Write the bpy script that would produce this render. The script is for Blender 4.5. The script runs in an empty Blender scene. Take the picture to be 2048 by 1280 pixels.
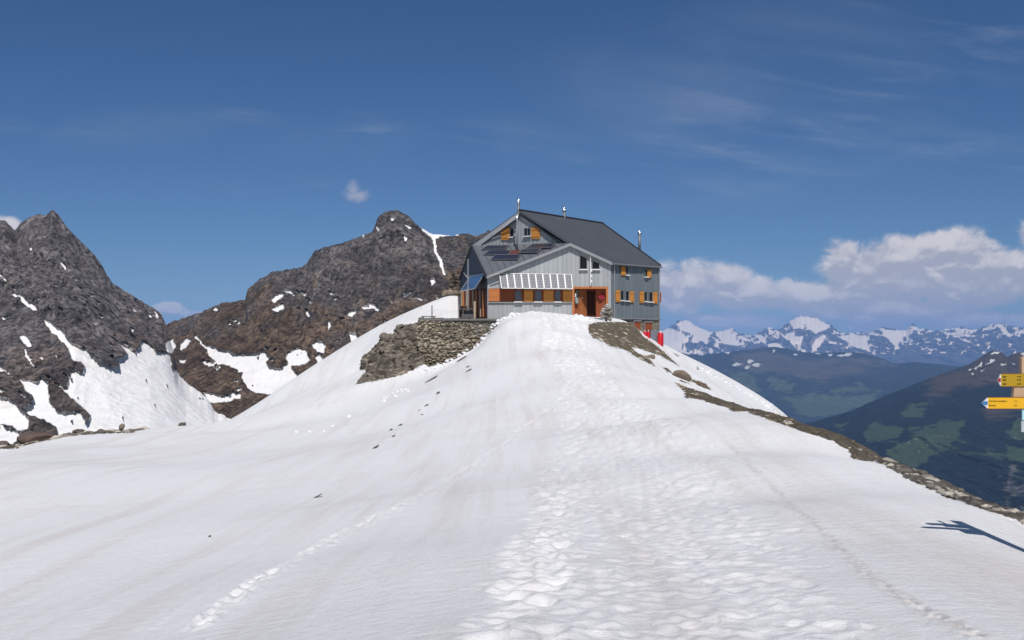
import bpy, math, random
import numpy as np
from mathutils import Vector
random.seed(7); rng = np.random.default_rng(7)
S = bpy.context.scene; COL = S.collection

# ------------------------------------------------------------ camera, sky, sun
F, CX, HY = 2000.0, 1024.0, 680.0       # focal length in photo pixels, centre column, horizon row
cam = bpy.data.cameras.new('camera'); co = bpy.data.objects.new('camera', cam); COL.objects.link(co)
co.location = (0, 0, 0); co.rotation_euler = (math.pi/2, 0, 0)
cam.sensor_width = 36; cam.lens = 36*F/2048; cam.shift_y = (HY-640)/2048
cam.clip_start = .1; cam.clip_end = 200000
S.camera = co
SUN_EL, SUN_AZ = math.radians(49), math.radians(176)
SV = Vector((math.sin(SUN_AZ)*math.cos(SUN_EL), math.cos(SUN_AZ)*math.cos(SUN_EL), math.sin(SUN_EL)))
sl = bpy.data.lights.new('sun', 'SUN'); sl.energy = 3.8; sl.angle = math.radians(.5); sl.color = (1, .96, .91)
so = bpy.data.objects.new('sun', sl); COL.objects.link(so); so.rotation_euler = SV.to_track_quat('Z', 'Y').to_euler()
S.view_settings.view_transform = 'Standard'; S.view_settings.look = 'None'
S.view_settings.exposure = -0.03; S.view_settings.gamma = 1
S.render.engine = 'CYCLES'
S.cycles.volume_bounces = 0

class NT:                                 # tiny node-building helper
    def __init__(s, tree): s.t = tree; tree.nodes.clear()
    def n(s, typ, ins=None, **kw):
        nd = s.t.nodes.new(typ)
        for k, v in kw.items(): setattr(nd, k, v)
        if ins:
            for k, v in ins.items():
                sock = nd.inputs[k]
                if isinstance(v, bpy.types.NodeSocket): s.t.links.new(v, sock)
                else: sock.default_value = v
        return nd
    def m(s, op, a, b=0.0, c=0.0, clamp=False):
        nd = s.t.nodes.new('ShaderNodeMath'); nd.operation = op; nd.use_clamp = clamp
        for i, v in enumerate((a, b, c)):
            if isinstance(v, bpy.types.NodeSocket): s.t.links.new(v, nd.inputs[i])
            else: nd.inputs[i].default_value = v
        return nd.outputs[0]
    def vm(s, op, a, b=(0, 0, 0)):
        nd = s.t.nodes.new('ShaderNodeVectorMath'); nd.operation = op
        for i, v in enumerate((a, b)):
            if isinstance(v, bpy.types.NodeSocket): s.t.links.new(v, nd.inputs[i])
            else: nd.inputs[i].default_value = v
        return nd.outputs[0]
    def mix(s, f, a, b, blend='MIX'):
        nd = s.t.nodes.new('ShaderNodeMix'); nd.data_type = 'RGBA'; nd.blend_type = blend
        for i, v in ((0, f), (6, a), (7, b)):
            if isinstance(v, bpy.types.NodeSocket): s.t.links.new(v, nd.inputs[i])
            else: nd.inputs[i].default_value = v if i == 0 else (*v[:3], 1)
        return nd.outputs[2]
    def ss(s, v, a, b, lo=0.0, hi=1.0):
        nd = s.n('ShaderNodeMapRange', {'Value': v, 'From Min': a, 'From Max': b, 'To Min': lo, 'To Max': hi}, interpolation_type='SMOOTHSTEP')
        return nd.outputs[0]
    def noise(s, vec, scale, detail=4, rough=.55, dist=0.0):
        return s.n('ShaderNodeTexNoise', {'Vector': vec, 'Scale': scale, 'Detail': detail, 'Roughness': rough, 'Distortion': dist}).outputs['Fac']

# world: physical sky with cloud banks placed by direction (azimuth / elevation)
W = bpy.data.worlds.new('World'); S.world = W; W.use_nodes = True
w = NT(W.node_tree)
sky = w.n('ShaderNodeTexSky', sky_type='NISHITA', sun_disc=False, sun_elevation=SUN_EL, sun_rotation=SUN_AZ, altitude=2600, air_density=1.0, dust_density=.35, ozone_density=2.6)
gen = w.n('ShaderNodeTexCoord').outputs['Generated']
sep = w.n('ShaderNodeSeparateXYZ', {0: gen})
yy = w.m('MAXIMUM', sep.outputs[1], .05)
U = w.m('DIVIDE', sep.outputs[0], yy); V = w.m('DIVIDE', sep.outputs[2], yy)
front = w.ss(sep.outputs[1], .1, .3)
def uv_of(px, py): return (px-CX)/F, (HY-py)/F
def blob(px, py, hw, hh, dv=0.0):         # soft elliptical bump centred on a direction
    u0, v0 = uv_of(px, py)
    a = w.m('MULTIPLY', w.m('SUBTRACT', U, u0), F/hw); b = w.m('MULTIPLY', w.m('SUBTRACT', V, v0-dv), F/hh)
    return w.m('SUBTRACT', 1.0, w.m('SQRT', w.m('ADD', w.m('MULTIPLY', a, a), w.m('MULTIPLY', b, b))))
def maxall(l):
    r = l[0]
    for x in l[1:]: r = w.m('MAXIMUM', r, x)
    return r
def cloud_field(dv):
    vec = w.n('ShaderNodeCombineXYZ', {0: w.m('MULTIPLY', U, .78), 1: w.m('ADD', V, dv), 2: 0.37}).outputs[0]
    return w.noise(vec, 27, 9, .64, .35)
BL = [(1395, 570, 100, 46), (1360, 590, 60, 36), (1510, 590, 110, 36), (1600, 600, 110, 34), (1330, 565, 45, 30), (1690, 515, 42, 34), (1745, 540, 90, 50), (1640, 625, 60, 20), (1450, 560, 60, 34), (1715, 590, 60, 34),
     (1850, 560, 140, 48), (1905, 500, 95, 40), (1985, 570, 130, 44), (1800, 620, 150, 30), (1960, 640, 140, 18), (1800, 515, 120, 40), (1990, 530, 110, 34), (1740, 640, 70, 24), (1480, 642, 110, 15),
     (2090, 470, 50, 36), (2150, 560, 120, 80), (340, 616, 30, 13), (385, 628, 30, 10), (-5, 455, 40, 24), (-200, 520, 90, 60)]
def density(dv):
    b_ = w.m('MAXIMUM', maxall([blob(*b, dv) for b in BL]), -1.0)
    return b_, w.m('ADD', w.m('MULTIPLY', w.m('ADD', b_, .16), 1.15), w.m('MULTIPLY', w.m('SUBTRACT', cloud_field(dv), .5), 2.6))
n0 = cloud_field(0.0)
bl, d0 = density(0.0); _, d1 = density(.011)
cov = w.m('MULTIPLY', w.ss(d0, -.12, .50), w.ss(bl, -.5, .0))
lit = w.ss(w.m('ADD', w.m('SUBTRACT', d0, d1), w.m('MULTIPLY', w.m('SUBTRACT', .55, d1), .35)), -.05, .75)
lowv = w.ss(V, .012, .075)
n2 = w.noise(w.n('ShaderNodeCombineXYZ', {0: U, 1: w.m('MULTIPLY', V, 1.7), 2: 3.3}).outputs[0], 30, 7, .6, .3)
puffs = w.m('MULTIPLY', w.ss(w.m('SUBTRACT', n2, w.noise(w.n('ShaderNodeCombineXYZ', {0: U, 1: w.m('ADD', w.m('MULTIPLY', V, 1.7), .012), 2: 3.3}).outputs[0], 30, 4, .5, .3)), .0, .16), w.ss(n2, .42, .62))
lit = w.m('MAXIMUM', lit, w.m('MULTIPLY', puffs, .75))
ccol = w.mix(w.m('MULTIPLY', lit, w.ss(n0, .25, .62)), (6.5, 6.5, 7.4), (11.2, 10.6, 10.6))
ccol = w.mix(w.m('MULTIPLY', w.m('SUBTRACT', 1.0, lowv), .3), ccol, (4.0, 4.7, 6.4))
pf = w.ss(w.m('ADD', maxall([blob(705, 378, 16, 20), blob(712, 391, 34, 15)]), w.m('MULTIPLY', w.m('SUBTRACT', w.noise(gen, 90, 6, .7), .5), 2.2)), -.1, .9); pf = w.m('MULTIPLY', w.m('MULTIPLY', pf, w.ss(blob(708, 386, 44, 34), 0, .3)), .55)
# cirrus wisps
cvec = w.n('ShaderNodeCombineXYZ', {0: w.m('MULTIPLY', U, .16), 1: w.m('ADD', V, w.m('MULTIPLY', U, .12)), 2: 1.7}).outputs[0]
cn = w.noise(cvec, 34, 6, .62, .5)
cb = maxall([blob(*b) for b in [(880, 275, 330, 42), (190, 248, 260, 30), (520, 378, 220, 28), (1460, 255, 260, 200), (1650, 190, 300, 190), (1950, 310, 260, 60), (1800, 80, 420, 130), (600, 230, 260, 24), (1250, 330, 320, 34)]])
cir = w.m('MULTIPLY', w.ss(cn, .46, .82), w.ss(cb, -.1, .7))
veil = w.m('MULTIPLY', w.ss(w.noise(w.n('ShaderNodeCombineXYZ', {0: w.m('MULTIPLY', U, .5), 1: V, 2: 5.1}).outputs[0], 7, 5, .6, .6), .42, .75), w.ss(maxall([blob(1550, 200, 620, 260), blob(900, 290, 500, 90), blob(250, 260, 420, 60)]), 0, .8))
cir = w.m('ADD', w.m('MULTIPLY', cir, .27), w.m('MULTIPLY', veil, .16))
skyc = w.n('ShaderNodeRGBCurve', {'Color': sky.outputs[0]}).outputs[0]
gain = w.mix(w.ss(V, -.02, .36), (.46, .625, .79), (.42, .66, .885))
gain = w.mix(w.ss(sep.outputs[1], -.45, .15), (1.5, 1.35, 1.15), gain)      # unseen rear half of the sky, brightened to add ambient light
skyc = w.mix(1.0, skyc, gain, 'MULTIPLY')
c1 = w.mix(w.m('MULTIPLY', cir, front), skyc, (6.2, 7.0, 8.6))
c1 = w.mix(w.m('MULTIPLY', pf, front), c1, (7.2, 7.0, 8.0))
c2 = w.mix(w.m('MULTIPLY', w.m('MULTIPLY', cov, front), .95), c1, ccol)
bg = w.n('ShaderNodeBackground', {'Color': c2, 'Strength': .07})
w.t.links.new(bg.outputs[0], w.n('ShaderNodeOutputWorld').inputs[0])

# ------------------------------------------------------------ helpers
def P(px, py, D): return np.array([(px-CX)/F*D, D, (HY-py)/F*D])
def tag(o, label=None, cat=None, group=None, kind=None):
    if label: o['label'] = label
    if cat: o['category'] = cat
    if group: o['group'] = group
    if kind: o['kind'] = kind
    return o
def empty(name, loc, label, cat, group=None):
    o = bpy.data.objects.new(name, None); COL.objects.link(o); o.location = loc; o.empty_display_size = .3
    bpy.context.view_layer.update()
    return tag(o, label, cat, group)
class MB:
    def __init__(s): s.v = []; s.f = []; s.uv = []; s.tone = []
    def add(s, vs, fs, tone=0.5):
        b = len(s.v); s.v += [tuple(map(float, v)) for v in vs]; s.f += [tuple(i+b for i in f) for f in fs]; s.tone += [tone]*len(vs)
    def box(s, c, h, ax=None, tone=.5):   # centre, half sizes, optional 3 axes
        c = np.array(c, float); ax = np.eye(3) if ax is None else np.array(ax, float)
        vs = [c + ax[0]*h[0]*i + ax[1]*h[1]*j + ax[2]*h[2]*k for i in (-1, 1) for j in (-1, 1) for k in (-1, 1)]
        s.add(vs, [(0, 1, 3, 2), (4, 6, 7, 5), (0, 4, 5, 1), (2, 3, 7, 6), (0, 2, 6, 4), (1, 5, 7, 3)], tone)
    def prism(s, poly, off, tone=.5):     # polygon extruded by a vector
        n = len(poly); poly = [np.array(p, float) for p in poly]; off = np.array(off, float)
        s.add(poly+[p+off for p in poly], [tuple(range(n)), tuple(range(2*n-1, n-1, -1))]+[(i, i+n, (i+1) % n+n, (i+1) % n) for i in range(n)], tone)
    def tube(s, pts, r, seg=8, tone=.5):  # round bar along points; r number or list
        pts = [np.array(p, float) for p in pts]; rs = r if isinstance(r, (list, tuple)) else [r]*len(pts)
        vs = []
        for i, p in enumerate(pts):
            d = pts[min(i+1, len(pts)-1)]-pts[max(i-1, 0)]; d /= np.linalg.norm(d)+1e-9
            a = np.cross(d, (0, 0, 1)) if abs(d[2]) < .9 else np.cross(d, (1, 0, 0)); a /= np.linalg.norm(a); b = np.cross(d, a)
            vs += [p+rs[i]*(a*math.cos(t)+b*math.sin(t)) for t in [2*math.pi*k/seg for k in range(seg)]]
        fs = [(i*seg+k, i*seg+(k+1) % seg, (i+1)*seg+(k+1) % seg, (i+1)*seg+k) for i in range(len(pts)-1) for k in range(seg)]
        fs += [tuple(range(seg)), tuple(range((len(pts)-1)*seg+seg-1, (len(pts)-1)*seg-1, -1))]
        s.add(vs, fs, tone)
    def rock(s, c, r, seed, flat=1.0, tone=None, ax=None, rough=.28):
        g = np.random.default_rng(seed); vs = ICO_V.copy()
        for _ in range(7):                # chop by random planes: angular facets
            n = g.normal(size=3); n /= np.linalg.norm(n); d = g.uniform(.45, .85)
            t = vs@n; vs = vs-np.outer(np.maximum(t-d, 0), n)
        vs *= 1+(g.random((len(vs), 1))-.5)*rough*.5
        vs = vs*np.array(r)*np.array([1, 1, flat])
        if ax is not None: vs = vs@np.array(ax)
        s.add(vs+np.array(c), ICO_F, g.random() if tone is None else tone)
    def build(s, name, mat, parent=None, smooth=False):
        me = bpy.data.meshes.new(name)
        off = np.array(parent.location) if parent is not None and parent.type == 'EMPTY' else np.zeros(3)
        if parent is not None and parent.type != 'EMPTY': off = np.array(parent.get('_o', (0, 0, 0)))
        o = bpy.data.objects.new(name, me); COL.objects.link(o)
        if parent is not None: o.parent = parent
        vv = np.array(s.v)-off
        me.from_pydata([tuple(v) for v in vv], [], s.f)
        a = me.attributes.new('tone', 'FLOAT', 'POINT'); a.data.foreach_set('value', s.tone)
        me.materials.append(mat)
        import bmesh
        bm = bmesh.new(); bm.from_mesh(me); bmesh.ops.recalc_face_normals(bm, faces=bm.faces); bm.to_mesh(me); bm.free()
        if smooth: me.polygons.foreach_set('use_smooth', [True]*len(me.polygons))
        if parent is not None: OFF[o.name] = off
        return o
OFF = {}
def sub(mb, name, mat, parent):           # a child of a mesh part: same local frame as that part
    off = OFF.get(parent.name, np.zeros(3))
    e = MB(); e.v = [tuple(np.array(v)-off) for v in mb.v]; e.f = mb.f; e.tone = mb.tone
    o = e.build(name, mat); o.parent = parent; OFF[o.name] = off; return o
def ico():
    import bmesh
    bm = bmesh.new(); bmesh.ops.create_icosphere(bm, subdivisions=2, radius=1)
    v = np.array([x.co[:] for x in bm.verts]); f = [tuple(x.index for x in q.verts) for q in bm.faces]; bm.free(); return v, f
ICO_V, ICO_F = ico()

# vectorised gradient noise
def _h(ix, iy, iz, seed):
    n = (ix*73856093) ^ (iy*19349663) ^ (iz*83492791) ^ (seed*2654435)
    n = (n ^ (n >> 13))*1274126177 & 0x7fffffff
    return (n ^ (n >> 16)) & 0xffff
_G = rng.normal(size=(4096, 3)); _G /= np.linalg.norm(_G, axis=1)[:, None]
def pnoise(p, seed=0):
    i = np.floor(p).astype(np.int64); f = p-i; u = f*f*f*(f*(f*6-15)+10); out = 0
    for dx in (0, 1):
        for dy in (0, 1):
            for dz in (0, 1):
                g = _G[_h(i[:, 0]+dx, i[:, 1]+dy, i[:, 2]+dz, seed) % 4096]
                wgt = (u[:, 0] if dx else 1-u[:, 0])*(u[:, 1] if dy else 1-u[:, 1])*(u[:, 2] if dz else 1-u[:, 2])
                out = out+wgt*((f-np.array([dx, dy, dz]))*g).sum(1)
    return out*1.5
def fbm(p, o=5, seed=0, ridged=False, g=.5):
    a, t, s_ = 1.0, 0, 0
    for k in range(o):
        n = pnoise(p*2**k, seed+k*17)
        if ridged: n = 1-2*np.abs(n)
        t = t+a*n; s_ += a; a *= g
    return t/s_
def poly_sd(px, py, polys, far=14.0):     # signed distance to a union of polygons (+ inside)
    out = np.full(len(px), -far)
    for pl in polys:
        q = np.array(pl, float); lo, hi = q.min(0)-far, q.max(0)+far
        idx = np.where((px > lo[0]) & (px < hi[0]) & (py > lo[1]) & (py < hi[1]))[0]
        if not len(idx): continue
        x, y = px[idx], py[idx]; d = np.full(len(idx), 1e9); ins = np.zeros(len(idx), bool)
        for k in range(len(q)):
            a, b = q[k], q[(k+1) % len(q)]; e = b-a
            t = np.clip(((x-a[0])*e[0]+(y-a[1])*e[1])/(e@e+1e-9), 0, 1)
            d = np.minimum(d, np.hypot(x-a[0]-t*e[0], y-a[1]-t*e[1]))
            c = (a[1] > y) != (b[1] > y)
            with np.errstate(divide='ignore', invalid='ignore'):
                ins ^= c & (x < (b[0]-a[0])*(y-a[1])/(b[1]-a[1]+1e-12)+a[0])
        out[idx] = np.maximum(out[idx], np.where(ins, d, -d))
    return np.clip(out, -far, far)
def zp(pts, sc, ox, oy): return [(ox+x/sc, oy+y/sc) for x, y in pts]

# ------------------------------------------------------------ materials
def mat(name):
    m = bpy.data.materials.new(name); m.use_nodes = True; n = NT(m.node_tree)
    pr = n.n('ShaderNodeBsdfPrincipled'); out = n.n('ShaderNodeOutputMaterial', {'Surface': pr.outputs[0]})
    return m, n, pr
def simple(name, col, rough=.7, metal=0.0, var=.15, scale=3.0, bump=0.0, spec=.4, tone=0.0, stretch=(1, 1, 1)):
    m, n, pr = mat(name)
    pos = n.n('ShaderNodeNewGeometry').outputs['Position']
    v = n.vm('MULTIPLY', pos, stretch)
    f = n.noise(v, scale, 6, .6)
    k = n.m('ADD', n.m('MULTIPLY', n.m('SUBTRACT', f, .5), var*2.4), 1.0)
    if tone:
        t = n.n('ShaderNodeAttribute', attribute_name='tone').outputs['Fac']
        k = n.m('MULTIPLY', k, n.m('ADD', n.m('MULTIPLY', n.m('SUBTRACT', t, .5), tone), 1.0))
    c = n.vm('SCALE', (*col,)); nd = c.node; n.t.links.new(k, nd.inputs['Scale'])
    n.t.links.new(c, pr.inputs['Base Color']); pr.inputs['Roughness'].default_value = rough
    pr.inputs['Metallic'].default_value = metal; pr.inputs['Specular IOR Level'].default_value = spec
    if bump:
        b = n.n('ShaderNodeBump', {'Height': n.noise(v, scale*4, 5, .6), 'Strength': bump, 'Distance': .05}); n.t.links.new(b.outputs[0], pr.inputs['Normal'])
    return m

def rock_snow(name, sc, grey, brown, snowc=(.90, .89, .89), edge=5.0, warm_bias=0.0, bumpd=1.0, detail=1.0, tilt=.8):
    """rock face with snow where the 'snow' attribute is positive; sc = feature size in metres"""
    m, n, pr = mat(name)
    pos = n.n('ShaderNodeNewGeometry').outputs['Position']
    big = n.noise(pos, 1/(sc*9), 4, .6); mid = n.noise(pos, 1/(sc*2.2), 7, .68, .4); fin = n.noise(pos, 1/(sc*.42), 8, .72, .3)
    warm = n.n('ShaderNodeAttribute', attribute_name='warm').outputs['Fac']
    wf = n.ss(n.m('ADD', n.m('ADD', big, n.m('MULTIPLY', n.m('SUBTRACT', mid, .5), .9)), warm), .40-warm_bias, .66-warm_bias)
    base = n.mix(wf, grey, brown)
    vo = n.n('ShaderNodeTexVoronoi', {'Vector': n.vm('ADD', pos, n.vm('SCALE', n.n('ShaderNodeTexNoise', {'Vector': pos, 'Scale': 1/sc, 'Detail': 4}).outputs['Color'])), 'Scale': 1/(sc*.9)}, feature='F1')
    vd = n.ss(vo.outputs['Distance'], .05, .75)
    k = n.m('ADD', n.m('MULTIPLY', n.ss(fin, .38, .62), 1.5*detail), n.m('MULTIPLY', n.ss(mid, .34, .66), .8)); k = n.m('SUBTRACT', k, n.m('MULTIPLY', vd, .30)); k = n.m('MULTIPLY', k, n.ss(n.noise(pos, 1/(sc*5), 5, .62, .5), .32, .66, .66, 1.32))
    bands = n.noise(n.n('ShaderNodeMapping', {'Vector': n.n('ShaderNodeMapping', {'Vector': pos, 'Rotation': (0, tilt, 0)}).outputs[0], 'Scale': (.16, .3, 1)}).outputs[0], 1/(sc*.8), 7, .68, .6)
    k = n.m('MULTIPLY', k, n.ss(bands, .36, .64, .62, 1.34))
    base = n.mix(1.0, base, n.n('ShaderNodeCombineColor', {0: n.m('ADD', k, .35), 1: n.m('ADD', k, .35), 2: n.m('ADD', k, .36)}).outputs[0], 'MULTIPLY')
    sd = n.n('ShaderNodeAttribute', attribute_name='snow').outputs['Fac']
    f2 = n.noise(pos, 1/(sc*.5), 6, .7)
    s_ = n.m('ADD', sd, n.m('MULTIPLY', n.m('SUBTRACT', n.m('ADD', n.m('MULTIPLY', f2, .6), n.m('MULTIPLY', mid, .4)), .5), edge*4))
    sf = n.ss(s_, -.25, .55)
    dirt = n.mix(n.ss(n.noise(n.vm('MULTIPLY', pos, (1, 1, .3)), 1/(sc*1.6), 6, .6), .42, .85), snowc, (snowc[0]*.90, snowc[1]*.86, snowc[2]*.84))
    n.t.links.new(n.mix(sf, base, dirt), pr.inputs['Base Color'])
    pr.inputs['Roughness'].default_value = .85; pr.inputs['Specular IOR Level'].default_value = .15
    h = n.m('MULTIPLY', n.m('ADD', n.m('ADD', n.m('MULTIPLY', fin, .9), mid), n.m('MULTIPLY', vd, -.5)), n.m('SUBTRACT', 1.0, n.m('MULTIPLY', sf, .93)))
    b = n.n('ShaderNodeBump', {'Height': h, 'Strength': 1.0, 'Distance': sc*bumpd}); n.t.links.new(b.outputs[0], pr.inputs['Normal'])
    return m

# ------------------------------------------------------------ mountain ranges lofted between ridge lines and their feet
def mesh_grid(name, X, nu, nv, mat_, attrs, smooth=True, label=None, kind='structure', wrap=False):
    me = bpy.data.meshes.new(name)
    i = np.arange(nv-1)[:, None]*nu+np.arange(nu-1)[None, :]
    q = np.stack([i, i+1, i+1+nu, i+nu], -1).reshape(-1, 4)
    me.vertices.add(len(X)); me.vertices.foreach_set('co', X.astype(np.float32).ravel())
    me.loops.add(q.size); me.loops.foreach_set('vertex_index', q.astype(np.int32).ravel())
    me.polygons.add(len(q)); me.polygons.foreach_set('loop_start', np.arange(0, q.size, 4, dtype=np.int32))
    me.polygons.foreach_set('use_smooth', np.full(len(q), smooth))
    me.update(calc_edges=True); me.validate()
    for k, v in attrs.items():
        a = me.attributes.new(k, 'FLOAT', 'POINT'); a.data.foreach_set('value', v.astype(np.float32))
    me.materials.append(mat_)
    o = bpy.data.objects.new(name, me); COL.objects.link(o)
    if kind: o['kind'] = kind
    if label: o['label'] = label
    return o
def make_range(name, rows, px0, px1, du, dv, material, polysets, jag, jscale, damp, dscale, label=None, aniso=(1, 1, 1), warm=None, seed=1, warp=8.0, holes=22.0, grain=None, sprinkle=None):
    nu = int((px1-px0)/du)+1; px = np.linspace(px0, px1, nu)
    R = []
    for r in rows:
        r = sorted(r); a = np.array(r, float); R.append((np.interp(px, a[:, 0], a[:, 1]), np.interp(px, a[:, 0], a[:, 2])))
    jn = fbm(np.stack([px/jscale, px*0+3.3, px*0+seed], 1), 6, seed, g=.62)*jag+fbm(np.stack([px/4.5, px*0+9.3, px*0+seed], 1), 3, seed+9, True, g=.6)*jag*.32
    R[0] = (R[0][0]+jn, R[0][1])
    cy, cd = R[0]; PY = []; DD = []; WT = []
    nb = 8                                  # back side falling away behind the crest
    zc = (HY-cy)/F*cd
    for k in range(nb, 0, -1):
        t = k/nb; d = cd*(1+.22*t); z = zc-.16*cd*t**1.1
        PY.append(HY-z*F/d); DD.append(d); WT.append(np.zeros(nu))
    for j in range(len(R)-1):
        (y0, d0), (y1, d1) = R[j], R[j+1]
        nvj = max(3, int(np.max(np.abs(y1-y0))/dv))
        for k in range(nvj+(1 if j == len(R)-2 else 0)):
            t = k/nvj; PY.append(y0+(y1-y0)*t); DD.append(d0+(d1-d0)*t)
            dist = (y0+(y1-y0)*t)-cy
            WT.append(np.clip(dist/40, 0, 1)*.85+np.clip(dist/6, 0, 1)*.15)
    PY = np.array(PY); DD = np.array(DD); WT = np.array(WT); nv = len(PY); PX = np.tile(px, (nv, 1))
    x = (PX-CX)/F*DD; z = (HY-PY)/F*DD
    q = np.stack([x.ravel()*aniso[0], DD.ravel()*.35*aniso[1], z.ravel()*aniso[2]], 1)/dscale
    if grain:
        th, st_ = grain; c_, s_ = math.cos(th), math.sin(th); q = np.stack([(q[:, 0]*c_+q[:, 2]*s_)*st_, q[:, 1], -q[:, 0]*s_+q[:, 2]*c_], 1)
    w1 = np.stack([pnoise(q*.7, 91), pnoise(q*.7, 92), pnoise(q*.7, 93)], 1)
    n = fbm(q+w1*.5, 8, seed, True, .62)*.9+fbm(q*.5, 4, seed+5)*.8
    # below snow the surface is smoother
    qa = np.stack([PX.ravel()/22, PY.ravel()/17, PX.ravel()*0+seed], 1)
    wx = fbm(qa, 5, 201+seed, g=.68)*warp; wy = fbm(qa+31.7, 5, 301+seed, g=.68)*warp
    sn = poly_sd(PX.ravel()+wx, PY.ravel()+wy, polysets.get('snow', []))
    if sprinkle: sn = np.maximum(sn, np.where(PY.ravel() < sprinkle[1], (fbm(np.stack([PX.ravel()/13, PY.ravel()/7, PX.ravel()*0+7.7], 1), 5, 611, False, .7)-sprinkle[0])*34, -14))
    sn = np.where(sn > -13, sn+1.4, sn)-np.clip((sn-2)/3, 0, 1)*np.maximum(fbm(np.stack([PX.ravel()/15, PY.ravel()/9, PX.ravel()*0+seed+4], 1), 4, 401, False, .6)-.33, 0)*holes*6
    n = n*np.where(sn > 0, .35, 1.0)
    D2 = DD-(n.reshape(nv, nu)*damp*WT)
    X = np.stack([(PX-CX)/F*D2, D2, (HY-PY)/F*D2], -1).reshape(-1, 3)
    at = {'snow': sn}
    for k, v in polysets.items():
        if k != 'snow': at[k] = poly_sd(PX.ravel()+wx*1.5, PY.ravel()+wy*1.5, v, 30.0)
    at['warm'] = warm(PX.ravel(), PY.ravel()) if warm else np.zeros(PX.size)
    return mesh_grid(name, X, nu, nv, material, at, label=label)

Z7 = lambda p: zp(p, 2.56, 0, 400)
Z8 = lambda p: zp(p, 2.783, 400, 400)
Z6 = lambda p: zp(p, 2.738, 1300, 560)
snow_left = [Z7(p) for p in [
 [(220,605),(300,660),(350,720),(430,760),(540,840),(620,855),(600,820),(660,790),(580,705),(700,785),(735,720),(800,770),(850,780),(870,800),(880,860),(950,930),(1020,970),(1060,1010),(1100,1080),(1200,1125),(1300,1150),(1180,1400),(900,1400),(300,1400),(300,1165),(440,1150),(470,1105),(400,1040),(280,930),(345,970),(360,860),(430,890),(430,840),(370,810),(350,760),(300,700),(240,640)],
 [(105,920),(190,935),(210,905),(240,930),(250,1030),(290,1090),(400,1080),(440,1150),(300,1165),(230,1120),(150,1100),(120,1060),(170,1040),(170,1005),(130,970)],
 [(-60,1000),(0,1010),(60,1030),(110,1080),(145,1120),(140,1170),(90,1180),(60,1150),(0,1140),(-60,1140)],
 [(-60,1150),(0,1150),(100,1195),(60,1260),(-60,1260)],
 [(90,480),(130,505),(185,560),(170,565),(130,530)], [(100,690),(130,700),(170,750),(150,750),(110,715)], [(130,770),(180,860),(170,850),(135,800)],
 [(-5,378),(32,405),(28,412),(-5,388)], [(8,598),(36,600),(30,612),(8,612)], [(308,322),(322,330),(335,360),(322,352)], [(375,396),(392,406),(388,412)], [(495,512),(516,530),(508,535)],
 [(820,568),(845,595),(835,600)], [(795,572),(808,592),(800,597)], [(885,615),(920,622),(975,600),(990,598),(935,625),(905,635)],
 [(-10,860),(20,875),(-10,880)], [(28,870),(55,885),(45,890)], [(150,240),(160,255),(150,260)], [(62,475),(95,490),(80,495)], [(65,445),(85,455),(75,460)],
 [(240,895),(268,915),(255,915)], [(-5,965),(28,975),(10,985),(-5,982)], [(95,985),(135,1000),(125,1010)], [(460,480),(475,490),(468,498)]]]
snow_left += [Z7(p) for p in [[(845,735),(880,710),(900,740),(880,780),(860,775)], [(925,740),(950,713),(980,720),(950,760),(925,765)]]]
snow_ctr = [Z7(p) for p in [[(845,735),(880,710),(900,740),(880,780),(860,775)], [(925,740),(950,713),(980,720),(950,760),(925,765)], [(918,812),(945,815),(940,830),(920,830)],
   [(1045,825),(1100,830),(1070,850)], [(1095,850),(1125,855),(1110,866)], [(988,697),(1000,700),(1030,728),(1015,722)]]]
snow_ctr += [Z8(p) for p in [
 [(0,790),(60,820),(130,840),(200,860),(330,860),(350,835),(380,870),(360,900),(400,930),(450,935),(490,905),(480,870),(520,840),(580,835),(610,890),(570,915),(500,915),(550,1000),(470,1070),(380,1080),(310,1070),(260,1030),(235,990),(240,960),(205,960),(210,940),(160,915),(110,920),(60,870),(30,820)],
 [(640,790),(680,780),(695,800),(690,850),(660,845),(635,820)], [(640,880),(665,860),(685,885),(655,905)], [(395,545),(455,520),(460,535),(410,570)], [(400,600),(460,575),(465,600),(430,615)],
 [(465,500),(500,505),(525,530),(480,515)], [(900,590),(960,585),(995,605),(990,620),(960,600),(910,610)],
 [(1225,140),(1290,176),(1440,172),(1430,195),(1340,205),(1310,215),(1315,290),(1340,320),(1370,410),(1360,415),(1330,340),(1305,295),(1300,215),(1240,175)],
 [(1285,435),(1305,435),(1310,460),(1290,485)], [(830,745),(860,740),(875,770),(850,795)], [(1190,540),(1240,555),(1225,560)], [(1130,520),(1190,505),(1150,535)],
 [(20,1070),(120,1090),(220,1075),(225,1100),(150,1120),(50,1125)], [(590,610),(620,640),(600,645)], [(715,665),(730,690),(715,720)], [(720,515),(745,515),(725,530)],
 [(810,635),(865,618),(850,645)], [(595,550),(620,570),(608,575)], [(1300,530),(1325,525),(1320,550)], [(20,895),(80,900),(70,920),(30,915)], [(1135,128),(1175,155),(1165,158)],
 [(1065,100),(1082,103),(1070,112)], [(530,505),(550,515),(540,522)], [(565,510),(588,522),(575,530)], [(975,145),(1000,160),(990,172)], [(1130,205),(1150,215),(1140,228)], [(895,200),(910,196),(905,208)],
 [(80,925),(110,935),(90,940)], [(385,880),(410,885),(400,893)], [(360,820),(380,822),(372,832)], [(730,825),(745,815),(735,835)], [(210,1050),(235,1055),(215,1065)]]]
for k in range(40):                       # scattered small remnants
    cx, cy = rng.uniform(430, 930), rng.uniform(590, 790); r = rng.uniform(.8, 2.6)
    snow_ctr.append([(cx-r*1.6, cy), (cx, cy-r), (cx+r*1.6, cy+r*.3), (cx, cy+r)])
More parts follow.
